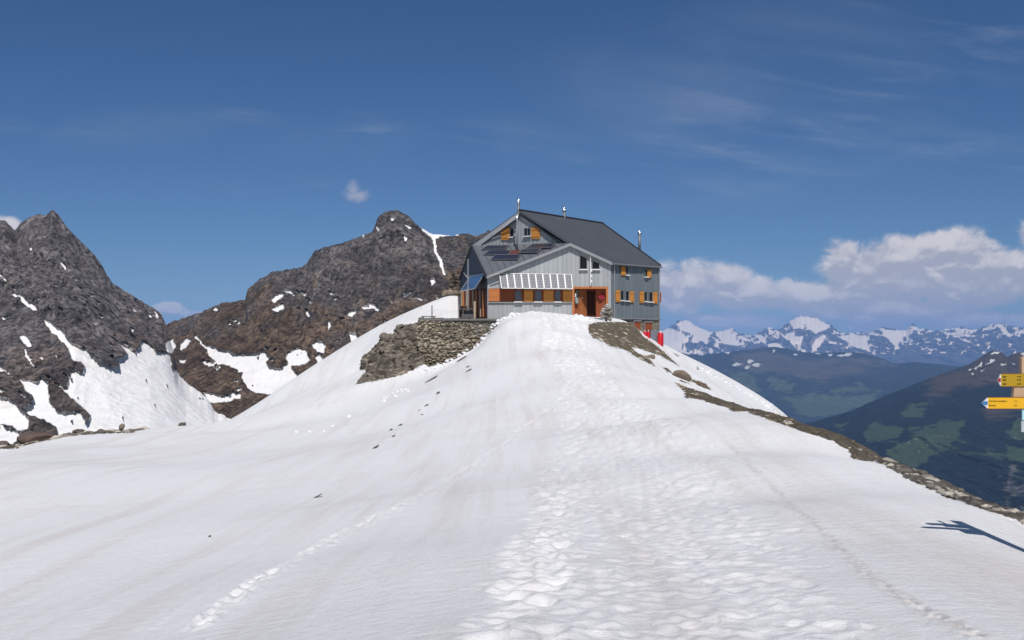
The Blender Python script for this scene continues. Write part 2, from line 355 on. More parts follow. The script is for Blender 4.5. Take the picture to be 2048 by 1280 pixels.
for k in range(34):
    cx, cy = rng.uniform(-40, 330), rng.uniform(560, 850); r = rng.uniform(.8, 2.4)
    snow_left.append([(cx-r, cy-r), (cx+r*1.2, cy+r*.6), (cx+r*2, cy+r*2.2), (cx, cy+r)])
M_rockL = rock_snow('left_rock', 9, (.215, .192, .190), (.19, .150, .130), edge=2.3, warm_bias=-.12, bumpd=1.3, tilt=.95)
M_rockC = rock_snow('centre_rock', 10, (.165, .146, .138), (.165, .115, .080), edge=2.4, warm_bias=0, bumpd=1.3, tilt=-.5)
make_range('left_mountain', [
  [(-500,640,1000),(-300,560,960),(-120,500,930),(-40,455,905),(0,440,900),(10,441,900),(30,460,900),(42,446,900),(55,435,900),(75,427,900),(90,431,900),(98,424,900),(105,419,900),(118,430,900),(135,455,900),(160,480,905),(185,505,910),(205,530,915),(212,546,915),(225,565,915),(250,580,920),(280,600,925),(300,612,930),(322,625,925),(336,660,910),(346,700,895),(356,742,880),(371,763,865),(414,794,835),(430,822,815),(469,841,790),(500,856,770),(560,900,740),(640,960,720)],
  [(-500,760,850),(0,650,780),(150,640,790),(300,720,815),(371,800,790),(414,840,765),(469,880,730),(640,1000,680)],
  [(-500,980,600),(0,980,560),(300,960,560),(520,990,560),(640,1040,560)]],
  -500, 640, 1.9, 1.9, M_rockL, {'snow': snow_left}, 5.0, 14, 30, 55, label='steep grey rock peak streaked with snow gullies on the left', grain=(-.9, .42), seed=3,
  warm=lambda x, y: np.clip((y-560)/900, -.2, .18))
make_range('centre_mountain', [
  [(250,700,1250),(345,642,1230),(400,625,1200),(425,612,1190),(450,605,1180),(490,598,1170),(495,578,1170),(515,560,1160),(545,542,1150),(600,535,1140),(612,525,1140),(630,500,1130),(660,490,1120),(700,480,1110),(745,462,1100),(755,435,1100),(770,421,1100),(790,419,1100),(805,424,1100),(818,430,1100),(840,455,1100),(870,468,1110),(905,471,1110),(925,465,1110),(955,470,1110),(975,461,1110),(1010,468,1110),(1060,480,1120),(1120,520,1130),(1200,580,1150),(1300,660,1180)],
  [(250,780,1000),(500,720,1000),(800,640,980),(1000,620,980),(1300,760,1000)],
  [(250,1000,680),(800,980,680),(1300,980,700)]],
  300, 1300, 1.9, 1.9, M_rockC, {'snow': snow_ctr}, 6.0, 16, 24, 55, label='brown rocky mountain with snow patches behind the hut', grain=(-1.0, .6), seed=11,
  warm=lambda x, y: np.clip((y-600)/500, -.3, .22)+np.where(x > 850, .12, 0))

# far snow range, mid hills, valley hillside on the right
snow_far = [Z6(p) for p in [
 [(40,290),(60,282),(130,265),(210,300),(200,330),(160,350),(220,390),(180,400),(80,370),(30,360)], [(140,238),(200,216),(270,262),(350,280),(330,300),(310,340),(200,330),(250,310),(180,270)],
 [(360,285),(450,265),(450,290),(480,330),(520,360),(440,350),(400,340)], [(340,305),(390,335),(370,340)], [(575,300),(620,305),(640,340),(720,345),(745,385),(690,375),(620,340)],
 [(710,290),(850,295),(830,330),(870,380),(900,385),(840,395),(800,350),(740,320)], [(760,228),(830,192),(900,210),(985,250),(960,270),(910,290),(860,260),(790,270)],
 [(900,310),(970,300),(930,360),(900,390),(880,340)], [(640,265),(690,292),(660,290)], [(1030,305),(1200,305),(1190,350),(1240,405),(1170,380),(1080,340)],
 [(1260,268),(1320,280),(1440,272),(1430,300),(1370,320),(1360,370),(1320,340),(1280,300)], [(1670,262),(1730,266),(1700,300),(1680,285)], [(1885,235),(1950,262),(1990,300),(1950,300)],
 [(1700,320),(1740,322),(1765,345)], [(2000,275),(2048,280),(2100,300),(2010,290)], [(1400,300),(1440,330),(1410,330)], [(1735,268),(1785,288),(1760,290)], [(180,390),(260,385),(300,400),(200,402)],
 [(2120,270),(2300,280),(2260,330),(2150,320)], [(-400,300),(-80,290),(20,300),(20,360),(-200,390)]]]
M_far = rock_snow('far_rock', 130, (.075, .078, .088), (.085, .078, .075), snowc=(.97, .85, .73), edge=1.9, bumpd=.9)
make_range('far_snow_range', [
  [(700,660,27000),(1000,655,27000),(1250,652,27000),(1322,661,27000),(1340,653,27000),(1355,641,27000),(1373,638,27000),(1385,646,27000),(1399,655,27000),(1420,663,27000),(1446,661,27000),(1464,655,27000),(1475,665,27000),(1504,669,27000),(1534,654,27000),(1556,658,27000),(1577,643,27000),(1590,636,27000),(1603,631,27000),(1621,632,27000),(1640,639,27000),(1661,647,27000),(1680,664,27000),(1738,665,27000),(1764,654,27000),(1811,660,27000),(1826,645,27000),(1837,656,27000),(1870,661,27000),(1905,656,27000),(1921,652,27000),(1950,658,27000),(1983,648,27000),(2012,647,27000),(2048,655,27000),(2150,645,27000),(2300,660,27000)],
  [(700,690,24500),(1322,690,24500),(2300,700,24500)],
  [(700,790,18500),(1500,790,18500),(2300,800,18500)]],
  1000, 2250, 1.3, 1.3, M_far, {'snow': snow_far}, 6.0, 13, 1700, 1500, label='distant snow-covered mountain range on the horizon', seed=21, warp=9, holes=14, sprinkle=(.09, 708))

def valley_mat(name, sc, forest, meadow, brown, treeline_px):
    m, n, pr = mat(name)
    pos = n.n('ShaderNodeNewGeometry').outputs['Position']
    nb = n.noise(pos, 1/(sc*5), 5, .6); nm = n.noise(pos, 1/sc, 7, .68); nf = n.noise(pos, 1/(sc*.16), 6, .75)
    at = lambda k: n.n('ShaderNodeAttribute', attribute_name=k).outputs['Fac']
    j = n.m('MULTIPLY', n.m('SUBTRACT', nm, .5), 46)
    mf = n.ss(n.m('ADD', at('meadow'), j), -1.5, 2.5)
    mf = n.m('MAXIMUM', mf, n.ss(n.m('ADD', nb, n.m('MULTIPLY', nm, .5)), .86, .93))
    bf = n.ss(n.m('ADD', at('alpine'), n.m('MULTIPLY', n.m('SUBTRACT', nm, .5), 60)), -6, 10)
    rf = n.ss(n.m('ADD', at('scar'), n.m('MULTIPLY', n.m('SUBTRACT', n.m('ADD', n.m('MULTIPLY', nf, .6), n.m('MULTIPLY', nm, .4)), .5), 110)), 1, 14)
    sf = n.ss(n.m('ADD', at('snow'), n.m('MULTIPLY', n.m('SUBTRACT', nm, .5), 9)), -.3, .7)
    fo = n.mix(n.ss(nf, .35, .66), tuple(c*.45 for c in forest), tuple(c*2.0 for c in forest))
    nx = n.noise(pos, 1/(sc*.05), 4, .7)
    me_ = n.mix(n.ss(n.m('ADD', n.m('MULTIPLY', nf, .6), n.m('MULTIPLY', nx, .4)), .38, .62), tuple(c*.75 for c in meadow), tuple(c*1.2 for c in meadow))
    br = n.mix(n.ss(n.m('ADD', nm, n.m('MULTIPLY', nf, .5)), .5, 1.0), tuple(c*.7 for c in brown), tuple(c*1.3 for c in brown))
    c = n.mix(mf, fo, me_); vh = n.n('ShaderNodeTexVoronoi', {'Vector': pos, 'Scale': 1/(sc*.22)}); c = n.mix(n.m('MULTIPLY', n.m('LESS_THAN', vh.outputs['Distance'], .10), n.m('MULTIPLY', mf, n.ss(nb, .5, .6))), c, (.45, .43, .40)); c = n.mix(bf, c, br); c = n.mix(rf, c, n.mix(nf, (.13, .12, .11), (.2, .19, .18))); c = n.mix(sf, c, (.82, .80, .78))
    n.t.links.new(c, pr.inputs['Base Color']); pr.inputs['Roughness'].default_value = .95; pr.inputs['Specular IOR Level'].default_value = .05
    b = n.n('ShaderNodeBump', {'Height': n.m('ADD', nm, n.m('MULTIPLY', nf, .25)), 'Strength': .8, 'Distance': sc*.5}); n.t.links.new(b.outputs[0], pr.inputs['Normal'])
    return m
ZS = lambda p: zp(p, 3.2, 1450, 780)
M_mid = valley_mat('mid_hills', 420, (.014, .026, .024), (.075, .105, .050), (.085, .075, .055), 0)
M_near = valley_mat('valley_hillside', 190, (.009, .017, .019), (.062, .095, .046), (.085, .065, .045), 0)
far_specks = []
for cx, cy, r in [(1476,727,5),(1500,724,4),(1514,730,5),(1495,735,3),(1468,731,3),(1405,707,4),(1455,706,4),(1636,706,4),(1694,708,5),(1680,712,4),(1660,711,3),(1590,707,3),(1547,703,3),(1760,712,3)]:
    far_specks.append([(cx-r*1.4, cy+r*.3), (cx, cy-r*.5), (cx+r*1.5, cy-r*.3), (cx+r*.4, cy+r*.5)])
make_range('mid_hills', [
  [(1000,690,13500),(1322,688,13500),(1340,700,13500),(1380,709,13300),(1430,707,13300),(1470,702,13200),(1520,695,13200),(1550,693,13200),(1600,703,13200),(1640,706,13200),(1700,703,13200),(1735,708,13200),(1765,717,13000),(1790,727,12600),(1830,724,12000),(1880,728,12000),(1925,733,12000),(1990,742,12000),(2300,760,12000)],
  [(1000,760,10800),(1500,770,10600),(1800,770,10400),(2300,800,10400)],
  [(1000,860,8600),(1560,862,8600),(2300,900,8600)],
  [(1000,980,7000),(2300,1000,7000)]],
  1200, 2250, 2.0, 1.6, M_mid, {'snow': far_specks,
   'meadow': [Z6([(640,520),(800,560),(780,610),(650,590)]), Z6([(700,640),(860,620),(1100,640),(1280,600),(1200,680),(1050,720),(860,760),(760,700)]), Z6([(420,500),(560,520),(600,600),(480,590)]), Z6([(960,590),(1150,560),(1240,600),(1000,640)])],
   'alpine': [Z6([(430,400),(600,380),(900,420),(1250,440),(1350,460),(1100,520),(950,560),(780,520),(600,500),(470,470)])], 'scar': []},
  1.5, 30, 380, 1700, label='blue-green forested hills across the valley', seed=31)
snow_n = [Z6([(1870,410),(1890,398),(1915,396),(1900,408)]), Z6([(1840,460),(1870,455),(1890,437),(1870,440),(1855,452)]), Z6([(1800,470),(1820,455),(1815,470)]), Z6([(1770,485),(1795,478),(1785,490)]), Z6([(1742,495),(1758,485),(1752,497)]),
  Z6([(1812,492),(1825,484),(1818,496)]), Z6([(2035,400),(2055,395),(2060,412),(2045,410)]), Z6([(1920,455),(1950,460),(1930,466)]), Z6([(1985,455),(2010,460),(1990,466)]), Z6([(1760,512),(1768,508),(1768,518)])]
make_range('valley_hillside', [
  [(1500,885,4800),(1560,864,4900),(1614,846,5000),(1660,834,5050),(1702,822,5100),(1735,806,5250),(1767,793,5400),(1822,771,5700),(1884,746,6000),(1939,728,6200),(1960,715,6300),(1973,706,6400),(1987,700,6500),(2005,705,6500),(2014,714,6500),(2030,706,6500),(2048,703,6500),(2120,688,6600),(2300,670,6800)],
  [(1500,960,3700),(1700,900,3900),(2048,830,4400),(2300,800,4600)],
  [(1500,1250,2000),(2048,1150,2200),(2300,1150,2200)]],
  1500, 2250, 1.6, 1.6, M_near, {'snow': snow_n,
   'meadow': [Z6([(1360,720),(1440,690),(1530,690),(1500,740),(1380,755)]), ZS([(880,270),(960,200),(1050,235),(1150,240),(1100,310),(900,340)]), ZS([(1050,380),(1300,220),(1550,170),(1500,300),(1400,400),(1200,490),(1080,440)]), ZS([(1790,260),(1914,190),(2100,150),(2100,320),(1860,320)]), ZS([(1800,350),(1914,380),(2000,500),(1820,450)]), ZS([(700,220),(780,215),(740,245)]), ZS([(1180,235),(1250,225),(1230,260),(1180,260)])],
   'alpine': [Z6([(1480,560),(1750,455),(1850,380),(2048,340),(2300,300),(2300,560),(2048,600),(1900,570),(1700,590),(1560,620)]), Z6([(1800,700),(2000,650),(2100,690),(1850,770)]), Z6([(1480,640),(1600,560),(1700,560),(1640,640)])],
   'scar': [ZS([(1725,485),(1760,480),(1790,590),(1830,450),(1865,480),(1860,600),(1914,570),(1950,640),(1850,675),(1790,650)]), ZS([(1790,690),(1820,700),(1850,840),(1820,820)]), ZS([(1600,620),(1620,640),(1610,680)]), ZS([(1880,700),(1914,720),(1930,800),(1890,760)])]},
  2.0, 24, 210, 700, label='green and forested valley hillside on the right', seed=41)
# valley floor: one sheet that reaches the horizon
fl = MB(); g = [(-70000, -50000), (70000, -50000), (70000, 90000), (-70000, 90000)]
fl.add([(x, y, -1900.0) for x, y in g], [(0, 1, 2, 3)])
tag(fl.build('valley_floor', simple('valley_floor', (.035, .05, .03), .95, var=.5, scale=.0008, spec=.05)), 'green valley floor far below', kind='structure')

# ------------------------------------------------------------ snow ridge: thin-plate surface through surveyed points
CP = [P(*t) for t in [
 (1350,1280,6),(1330,1110,10),(1290,930,20),(1240,850,30),(1200,800,40),(1170,755,50),(1150,710,60),(1125,665,70),(1110,640,78),
 (1300,900,24),(1300,850,32),(1300,800,42),(1300,768,52),(1250,735,60),(1180,672,74),(1180,692,68),
 (1500,1280,5.9),(1500,1100,10.2),(1500,1000,15),(1500,900,23),(1700,1280,5.8),(1700,1100,9.5),(1700,1000,13),(2048,1280,5.6),(2048,1140,8.6),(1900,1060,10.8),
 (2048,1042,12.5),(1950,1007,15),(1850,954,18),(1700,884,24),(1600,850,31),(1500,822,39),(1430,797,47),(1360,774,54),
 (1180,652,78),(1238,647,85),(1267,652,88),(1290,680,87),(1320,690,90),(1340,712,84),(1380,745,72),(1300,722,72),
 (1330,690,93),(1400,733,92),(1450,763,93),(1500,792,95),(1580,838,100),(1450,788,75),(1400,770,68),(1500,815,80),
 (0,1280,9.6),(0,1100,17.5),(0,1000,25.5),(0,930,33),(0,897,42),(300,1280,8.3),(300,1100,15.6),(300,1000,24.5),(300,930,36),(300,890,50),(300,858,72),(150,872,56),(150,905,42),
 (600,1280,7.0),(600,1100,13.3),(600,1000,21.5),(600,900,40),(600,850,60),(600,820,75),(600,790,86),(600,750,97),(480,843,90),(400,857,80),(450,865,68),
 (800,1280,6.3),(800,1100,10.9),(800,1000,17.8),(800,900,32),(800,850,48),(800,800,66),(800,772,76),(720,770,80),(870,732,80),(950,700,78.5),(985,658,79.5),
 (1000,1280,5.9),(1000,1100,10),(1000,1000,16),(1000,900,28),(1000,800,45),(1000,750,57),(1000,700,69),(1005,650,77.5),(1045,626,80),(1010,636,80),(1150,636,80.5),
 (700,685,101),(800,632,103),(860,606,104),(900,592,104),(720,735,88),(767,676,90),(700,720,92),(650,760,90)]]
CP += [np.array(t, float) for t in [(0, 0, -1.68), (1.5, 3, -1.72), (-3, 0, -2.2), (4, 0, -1.85), (0, -6, -1.6), (-8, -4, -3.8), (8, -4, -3.0), (9, 5, -4.6), (11, 12, -6.0), (12.5, 20, -7.5), (14, 30, -8.5), (15.5, 40, -8.8), (16.5, 50, -8.5), (19, 60, -8.5), (24, 72, -9.5),
   (18, 5, -12), (22, 25, -16), (27, 45, -18), (35, 75, -20), (32, 100, -13), (35, 120, -20), (20, 115, -6), (45, 100, -24), (50, 60, -32), (40, 20, -30),
   (0, 90, 1.75), (5, 88, 1.8), (0, 100, 1.9), (7, 100, 1.2), (0, 115, 0.5), (-12, 118, -1), (-25, 112, -9.5), (-35, 100, -12), (-45, 80, -14), (-42, 55, -12.5), (-32, 40, -9), (-20, 20, -5.6), (-25, 5, -7), (-60, 60, -24), (-50, 20, -16), (-60, 110, -28), (-20, 130, -12), (10, 130, -8), (-10, 145, -14)]]
CP = np.array(CP)
def tps_fit(C, lam=.02):
    n = len(C); d = np.hypot(C[:, None, 0]-C[None, :, 0], C[:, None, 1]-C[None, :, 1])
    K = np.where(d > 0, d**2*np.log(d+1e-12), 0)+np.eye(n)*lam*-1*0+np.eye(n)*lam
    Pm = np.c_[np.ones(n), C[:, :2]]; A = np.block([[K, Pm], [Pm.T, np.zeros((3, 3))]])
    return np.linalg.solve(A, np.r_[C[:, 2], 0, 0, 0])
TW = tps_fit(CP)
def tps(x, y):
    out = np.empty(len(x))
    for s0 in range(0, len(x), 60000):
        xs, ys = x[s0:s0+60000, None], y[s0:s0+60000, None]
        d2 = (xs-CP[None, :, 0])**2+(ys-CP[None, :, 1])**2
        out[s0:s0+60000] = (np.where(d2 > 1e-12, .5*d2*np.log(d2+1e-20), 0)@TW[:len(CP)])+TW[-3]+TW[-2]*x[s0:s0+60000]+TW[-1]*y[s0:s0+60000]
    return out
def carve(x, y, z):                      # clear strip beside the hut's side wall and under the terrace
    px = CX+x/y*F
    m = (y > 84) & (y < 112) & (px > 917) & (x < 1)
    return np.where(m, np.minimum(z, 1.72), z)
gx = np.arange(-70, 56, .5); gy = np.arange(-12, 150, .5); GX, GY = np.meshgrid(gx, gy)
GZ = tps(GX.ravel(), GY.ravel()); GZ = carve(GX.ravel(), np.maximum(GY.ravel(), .1), GZ).reshape(GX.shape)
def hgt(x, y):
    x = np.atleast_1d(np.asarray(x, float)); y = np.atleast_1d(np.asarray(y, float))
    fx = np.clip((x+70)/.5, 0, len(gx)-1.001); fy = np.clip((y+12)/.5, 0, len(gy)-1.001); i = fx.astype(int); j = fy.astype(int); a = fx-i; b = fy-j
    return GZ[j, i]*(1-a)*(1-b)+GZ[j, i+1]*a*(1-b)+GZ[j+1, i]*(1-a)*b+GZ[j+1, i+1]*a*b
DS = np.concatenate([np.arange(4, 20, .05), np.arange(20, 125, .15)])
def hit(px, py, d0=0.0):                  # where a sight line meets the snow ridge
    D = DS[DS > d0]; x = (px-CX)/F*D; z = (HY-py)/F*D; h = hgt(x, D)
    k = np.argmax(h >= z)
    if not (h >= z).any(): return None
    return np.array([x[k], D[k], h[k]])

def crest(px, d0=12, d1=98):
    D = DS[(DS > d0) & (DS < d1)]; x = (px-CX)/F*D; k = np.argmax(hgt(x, D)/D); return D[k]

# trail relief rasterised in world metres
RX0, RX1, RY0, RY1, RR = -16.0, 11.0, 3.2, 86.0, .03
nxr = int((RX1-RX0)/RR); nyr = int((RY1-RY0)/RR)
REL = np.zeros((nyr, nxr), np.float32); DRT = np.zeros((nyr, nxr), np.float32)
def stamp(x, y, rx, ry, dep, rot=0.0, rim=.35, dirt=0.0):
    m = 2.2*max(rx, ry); i0, i1 = int((x-m-RX0)/RR), int((x+m-RX0)/RR)+1; j0, j1 = int((y-m-RY0)/RR), int((y+m-RY0)/RR)+1
    if i0 < 0 or j0 < 0 or i1 > nxr or j1 > nyr: return
    X, Y = np.meshgrid(RX0+np.arange(i0, i1)*RR-x, RY0+np.arange(j0, j1)*RR-y)
    c, s = math.cos(rot), math.sin(rot); a = (X*c+Y*s)/rx; b = (-X*s+Y*c)/ry; r2 = a*a+b*b
    REL[j0:j1, i0:i1] += -dep*np.exp(-r2*r2*1.2)+dep*rim*np.exp(-(np.sqrt(r2)-1.45)**2*7)
    if dirt: DRT[j0:j1, i0:i1] = np.maximum(DRT[j0:j1, i0:i1], dirt*np.exp(-r2))
py_ = np.array([3, 6, 10, 20, 30, 40, 50, 60, 70, 80]); cx_ = np.interp(py_, [3, 6, 10, 20, 30, 40, 50, 60, 70, 80], [.7, .95, 1.35, 2.4, 3.1, 3.5, 3.65, 3.8, 3.6, 3.4])
wd_ = np.array([1.0, 1.0, 1.2, 1.6, 1.5, 1.3, 1.2, 1.2, 1.5, 1.6])
for k in range(6500):
    y = 3.6+(84-3.6)*rng.random()**1.15; c = np.interp(y, py_, cx_); wd = np.interp(y, py_, wd_)
    x = c+rng.choice([-.75, -.35, .1, .45, .85], p=[.28, .12, .2, .2, .2])*wd+rng.normal(0, .2)*wd
    s_ = rng.uniform(.6, 1.2)*(.82+y/45); stamp(x, y, .115*s_, .10*s_, rng.uniform(.003, .0125)*(.66+y/20), rng.normal(-.15, .5), rng.uniform(.2, .7))
for k in range(240):                      # clearer single steps left edge of the trodden lane and scattered ones
    y = rng.uniform(4, 22); c = np.interp(y, py_, cx_)-np.interp(y, py_, wd_)*rng.uniform(.7, 1.15)
    stamp(c, y, .13, .11, rng.uniform(.016, .03), rng.normal(0, .5), .3)
for off in (-.18, .16, .62):              # ski / sledge grooves down the middle of the lane
    for y in np.arange(4, 60, .05):
        c = np.interp(y, py_, cx_)-.1+off+.06*math.sin(y*.35+off*9); stamp(c, y, .07, .12, .0022, 0, .3)
def polyhit(pts, step):
    out = []
    for (a, b), (c, d) in zip(pts[:-1], pts[1:]):
        n = max(2, int(math.hypot(c-a, d-b)/step))
        for k in range(n):
            t = k/n; h = hit(a+(c-a)*t, b+(d-b)*t)
            if h is not None: out.append(h)
    return out
for h in polyhit([(1150,780),(1085,828),(1020,880),(950,930),(870,975),(800,1010),(700,1058),(600,1110),(500,1175),(450,1210),(390,1262)], 3):
    if rng.random() < min(1, 10/h[1]*.5+.35): stamp(h[0]+rng.normal(0, .05), h[1]+rng.normal(0, .1), .06*(.6+h[1]/20), .10*(.6+h[1]/20), rng.uniform(.006, .018)*(.5+h[1]/14), rng.normal(.3, .4), .6)
for line in ([(905,832),(850,865),(780,905),(700,960),(600,1010),(480,1050),(330,1110),(200,1170)], [(940,985),(880,1040),(800,1095),(700,1170),(620,1260)], [(300,1275),(420,1190),(560,1100),(700,1020)]):
    for h in polyhit(line, 2): stamp(h[0], h[1], .05, .16, .0012, .6, .3)
for h in polyhit([(1460,892),(1490,920),(1560,990),(1600,1030),(1640,1062),(1680,1100),(1720,1135),(1790,1185),(1860,1225),(1960,1275)], 1.3):
    stamp(h[0]+rng.normal(0, .025), h[1]+rng.normal(0, .03), .035, .06, rng.uniform(.001, .005), 0, .6, rng.uniform(.15, .6))
for h in polyhit([(1120,1110),(1150,1010),(1160,930),(1150,850),(1148,790)], 2): stamp(h[0]-.35, h[1], .015, .06, .006, 0, .1, .35)
REL = np.clip(REL, -.10, .035)
def raster(A, x, y):
    fx = (x-RX0)/RR; fy = (y-RY0)/RR; ok = (fx > 1) & (fy > 1) & (fx < nxr-2) & (fy < nyr-2)
    fx = np.clip(fx, 0, nxr-2); fy = np.clip(fy, 0, nyr-2); i = fx.astype(int); j = fy.astype(int); a = fx-i; b = fy-j
    return (A[j, i]*(1-a)*(1-b)+A[j, i+1]*a*(1-b)+A[j+1, i]*(1-a)*b+A[j+1, i+1]*a*b)*ok

# polar grid about the viewpoint
t_f = np.arctan((np.arange(-60, 2110, 2.0)-CX)/F)
t_c = np.linspace(t_f[-1], 2*math.pi+t_f[0], 90)[1:-1]
TH = np.concatenate([t_f, t_c, [t_f[0]+2*math.pi]])
rr = [.25]
while rr[-1] < 150:
    r = rr[-1]; rr.append(r+min(max(r*r*4.6e-4, .013 if r > 4.5 else .12), .24 if r < 112 else 2.0))
rr = np.array(rr); nu, nv = len(TH), len(rr)
RRR, TTT = np.meshgrid(rr, TH, indexing='ij')
x = (RRR*np.sin(TTT)).ravel(); y = (RRR*np.cos(TTT)).ravel()
z = tps(x, y)
px = np.where(y > .3, CX+x/np.maximum(y, .3)*F, -9999); 
z = carve(x, np.maximum(y, .1), z)
py = np.where(y > .3, HY-z/np.maximum(y, .3)*F, 9999)
# bare-ground mask (positive = rock or grass), in photo-scale units
Z4 = lambda p: zp(p, 4.096, 1140, 600); Z3 = lambda p: zp(p, 5.689, 700, 560)
outcrop = Z3([(780,430),(770,500),(560,520),(520,560),(480,640),(430,620),(380,650),(240,800),(160,870),(110,970),(250,900),(110,1030),(210,1020),(60,1190),(250,1160),(440,1120),(600,1080),(860,950),(900,980),(1100,940),(1200,890),(1400,780),(1600,600),(1690,500),(1500,440)])
gslope = Z4([(150,210),(200,185),(400,180),(520,190),(600,300),(700,370),(780,440),(900,545),(830,510),(740,460),(650,430),(560,400),(500,390),(560,440),(640,470),(700,545),(600,500),(450,410),(320,375),(270,340),(190,310),(155,270)])
tail = Z4([(985,650),(1060,670),(1110,690),(1160,742),(1080,715),(1000,675)])
bit = [Z4(p) for p in [[(755,550),(800,560),(840,600),(800,590)], [(900,655),(990,690),(1000,700),(900,665)], [(1040,540),(1060,575),(1040,570)], [(840,430),(900,460),(880,465)]]]
sd_far = np.where((y > 58) & (y < 100), poly_sd(px, py, [outcrop, gslope, tail]+bit), -14.0)
edge = np.array(Z4([(880,700),(930,760),(1020,810),(1140,850),(1300,890)])+[(1500,828),(1560,850),(1600,864),(1650,880),(1700,902),(1750,926),(1850,975),(1950,1016),(2048,1052),(2120,1080)])
ew = []
for ex, ey in edge:
    h = hit(ex, ey)
    if h is None: h = hit(ex, ey+4)
    if h is not None: ew.append(h)
ew = np.array(sorted(ew, key=lambda h: h[1]))
xe = np.interp(y, ew[:, 1], ew[:, 0], left=ew[0, 0]-(0), right=99)
xe = np.where(y < ew[0, 1], ew[0, 0]+.0*(y), xe)+.25*fbm(np.stack([y*.5, y*0, y*0], 1), 4, 5)
sd_r = np.where((y < ew[-1, 1]+.5) & (y > 2), np.clip((x-xe)*F/np.maximum(y, 4)*.35, -14, 14), -14)
CPX = np.arange(-60, 300, 10); CDD = np.array([crest(c) for c in CPX])     # rocky rim of the bowl on the left
dcr = np.interp(px, CPX, CDD)
rim = np.where((px < 292) & (px > -400) & (y > 20), np.clip((y-dcr+.9+1.2*fbm(np.stack([x*.5, y*.5, y*0], 1), 4, 8))*9, -14, 14), -14)
far_s = np.clip((x-(18+.14*y))*3, -14, 14)*np.where(y > 56, 1, 0)+np.where(y > 56, 0, -14)
bare = np.maximum.reduce([sd_far, sd_r, rim, np.where(y > 56, np.clip(far_s-14*(y < 104), -14, 14), -14)])
bump = fbm(np.stack([x*1.1, y*1.1, z*1.1], 1), 5, 77, True)
bm_ = np.clip((bare+1)/6, 0, 1)
z = z+bm_*np.where((y < 56) & (x > 0), bump*.12+.0, bump*.16+.02)
wl_ = (y > 79) & (y < 84.2) & (px > 848) & (px < 1000) & (sd_far > 0)
z = np.where(wl_, np.minimum(z, (HY-np.interp(px, [848, 858, 893, 911, 946, 981, 1000], [728, 732, 725, 716, 697, 665, 648]))/F*y-.04), z)
snowy = 1-bm_
z = z+snowy*(fbm(np.stack([x*.22, y*.16, y*0], 1), 3, 50)*.05+fbm(np.stack([x*1.3, y*.9, y*0+4], 1), 4, 51)*.010)
z = z+snowy*raster(REL, x, y)
crisp = (y > 70) & (y < 84) & (x > -3) & (x < 9)     # clumpy broken snow bank by the hut
z = z+np.where(crisp, np.clip(fbm(np.stack([x*1.6, y*1.6, y*0], 1), 4, 61), 0, 1)*.22*np.exp(-((y-80.5)/1.8)**2), 0)
drt = raster(DRT, x, y)

m_s, n, pr = mat('snow_and_ground')
pos = n.n('ShaderNodeNewGeometry').outputs['Position']
at = lambda k: n.n('ShaderNodeAttribute', attribute_name=k).outputs['Fac']
nf = n.noise(pos, 3.2, 6, .68); ng = n.noise(pos, 14, 5, .7)
sf = n.ss(n.m('ADD', at('bare'), n.m('MULTIPLY', n.m('SUBTRACT', n.m('ADD', n.m('MULTIPLY', nf, .7), n.m('MULTIPLY', ng, .3)), .5), 15)), -.3, .6)
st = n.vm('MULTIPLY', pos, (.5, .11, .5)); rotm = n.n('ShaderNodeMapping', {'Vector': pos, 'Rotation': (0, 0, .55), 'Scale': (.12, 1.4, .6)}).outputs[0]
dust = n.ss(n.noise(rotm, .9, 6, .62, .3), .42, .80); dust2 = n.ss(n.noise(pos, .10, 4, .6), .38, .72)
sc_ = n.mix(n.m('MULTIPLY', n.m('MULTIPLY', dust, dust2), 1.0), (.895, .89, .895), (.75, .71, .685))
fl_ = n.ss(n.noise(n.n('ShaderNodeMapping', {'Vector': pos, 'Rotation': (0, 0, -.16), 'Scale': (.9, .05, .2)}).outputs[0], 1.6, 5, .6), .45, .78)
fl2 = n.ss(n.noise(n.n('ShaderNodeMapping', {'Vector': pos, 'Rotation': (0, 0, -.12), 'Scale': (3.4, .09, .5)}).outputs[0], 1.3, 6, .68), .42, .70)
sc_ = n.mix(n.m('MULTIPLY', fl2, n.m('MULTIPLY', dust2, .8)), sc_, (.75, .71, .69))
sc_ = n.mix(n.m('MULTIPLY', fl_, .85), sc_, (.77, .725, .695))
sc_ = n.mix(n.m('MULTIPLY', n.ss(n.noise(pos, 9, 8, .75), .42, .72), .20), sc_, (.62, .60, .60))
sc_ = n.mix(n.m('MULTIPLY', at('dirt'), n.ss(ng, .3, .62)), sc_, (.42, .33, .27))
gc = n.mix(n.ss(n.noise(pos, .9, 6, .7), .35, .68), (.215, .170, .115), (.25, .225, .185))
vv = n.n('ShaderNodeTexVoronoi', {'Vector': pos, 'Scale': 3.6, 'Randomness': 1.0})
gc = n.mix(n.m('MULTIPLY', n.ss(n.n('ShaderNodeSeparateXYZ', {0: pos}).outputs[1], 24, 14), .75), gc, n.mix(n.ss(n.noise(pos, 7, 6, .7), .4, .62), (.19, .17, .145), (.40, .36, .31)))
gc = n.mix(n.ss(vv.outputs['Distance'], .22, .05), gc, (.36, .325, .27))
gc = n.mix(n.ss(n.noise(pos, 5, 7, .75), .38, .60), n.mix(.5, gc, (.06, .045, .033)), gc)
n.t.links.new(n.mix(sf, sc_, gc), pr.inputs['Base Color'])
pr.inputs['Roughness'].default_value = .75; pr.inputs['Specular IOR Level'].default_value = .18
rip = n.noise(n.n('ShaderNodeMapping', {'Vector': pos, 'Rotation': (0, 0, .35), 'Scale': (.55, 2.6, 1)}).outputs[0], 1.7, 6, .66)
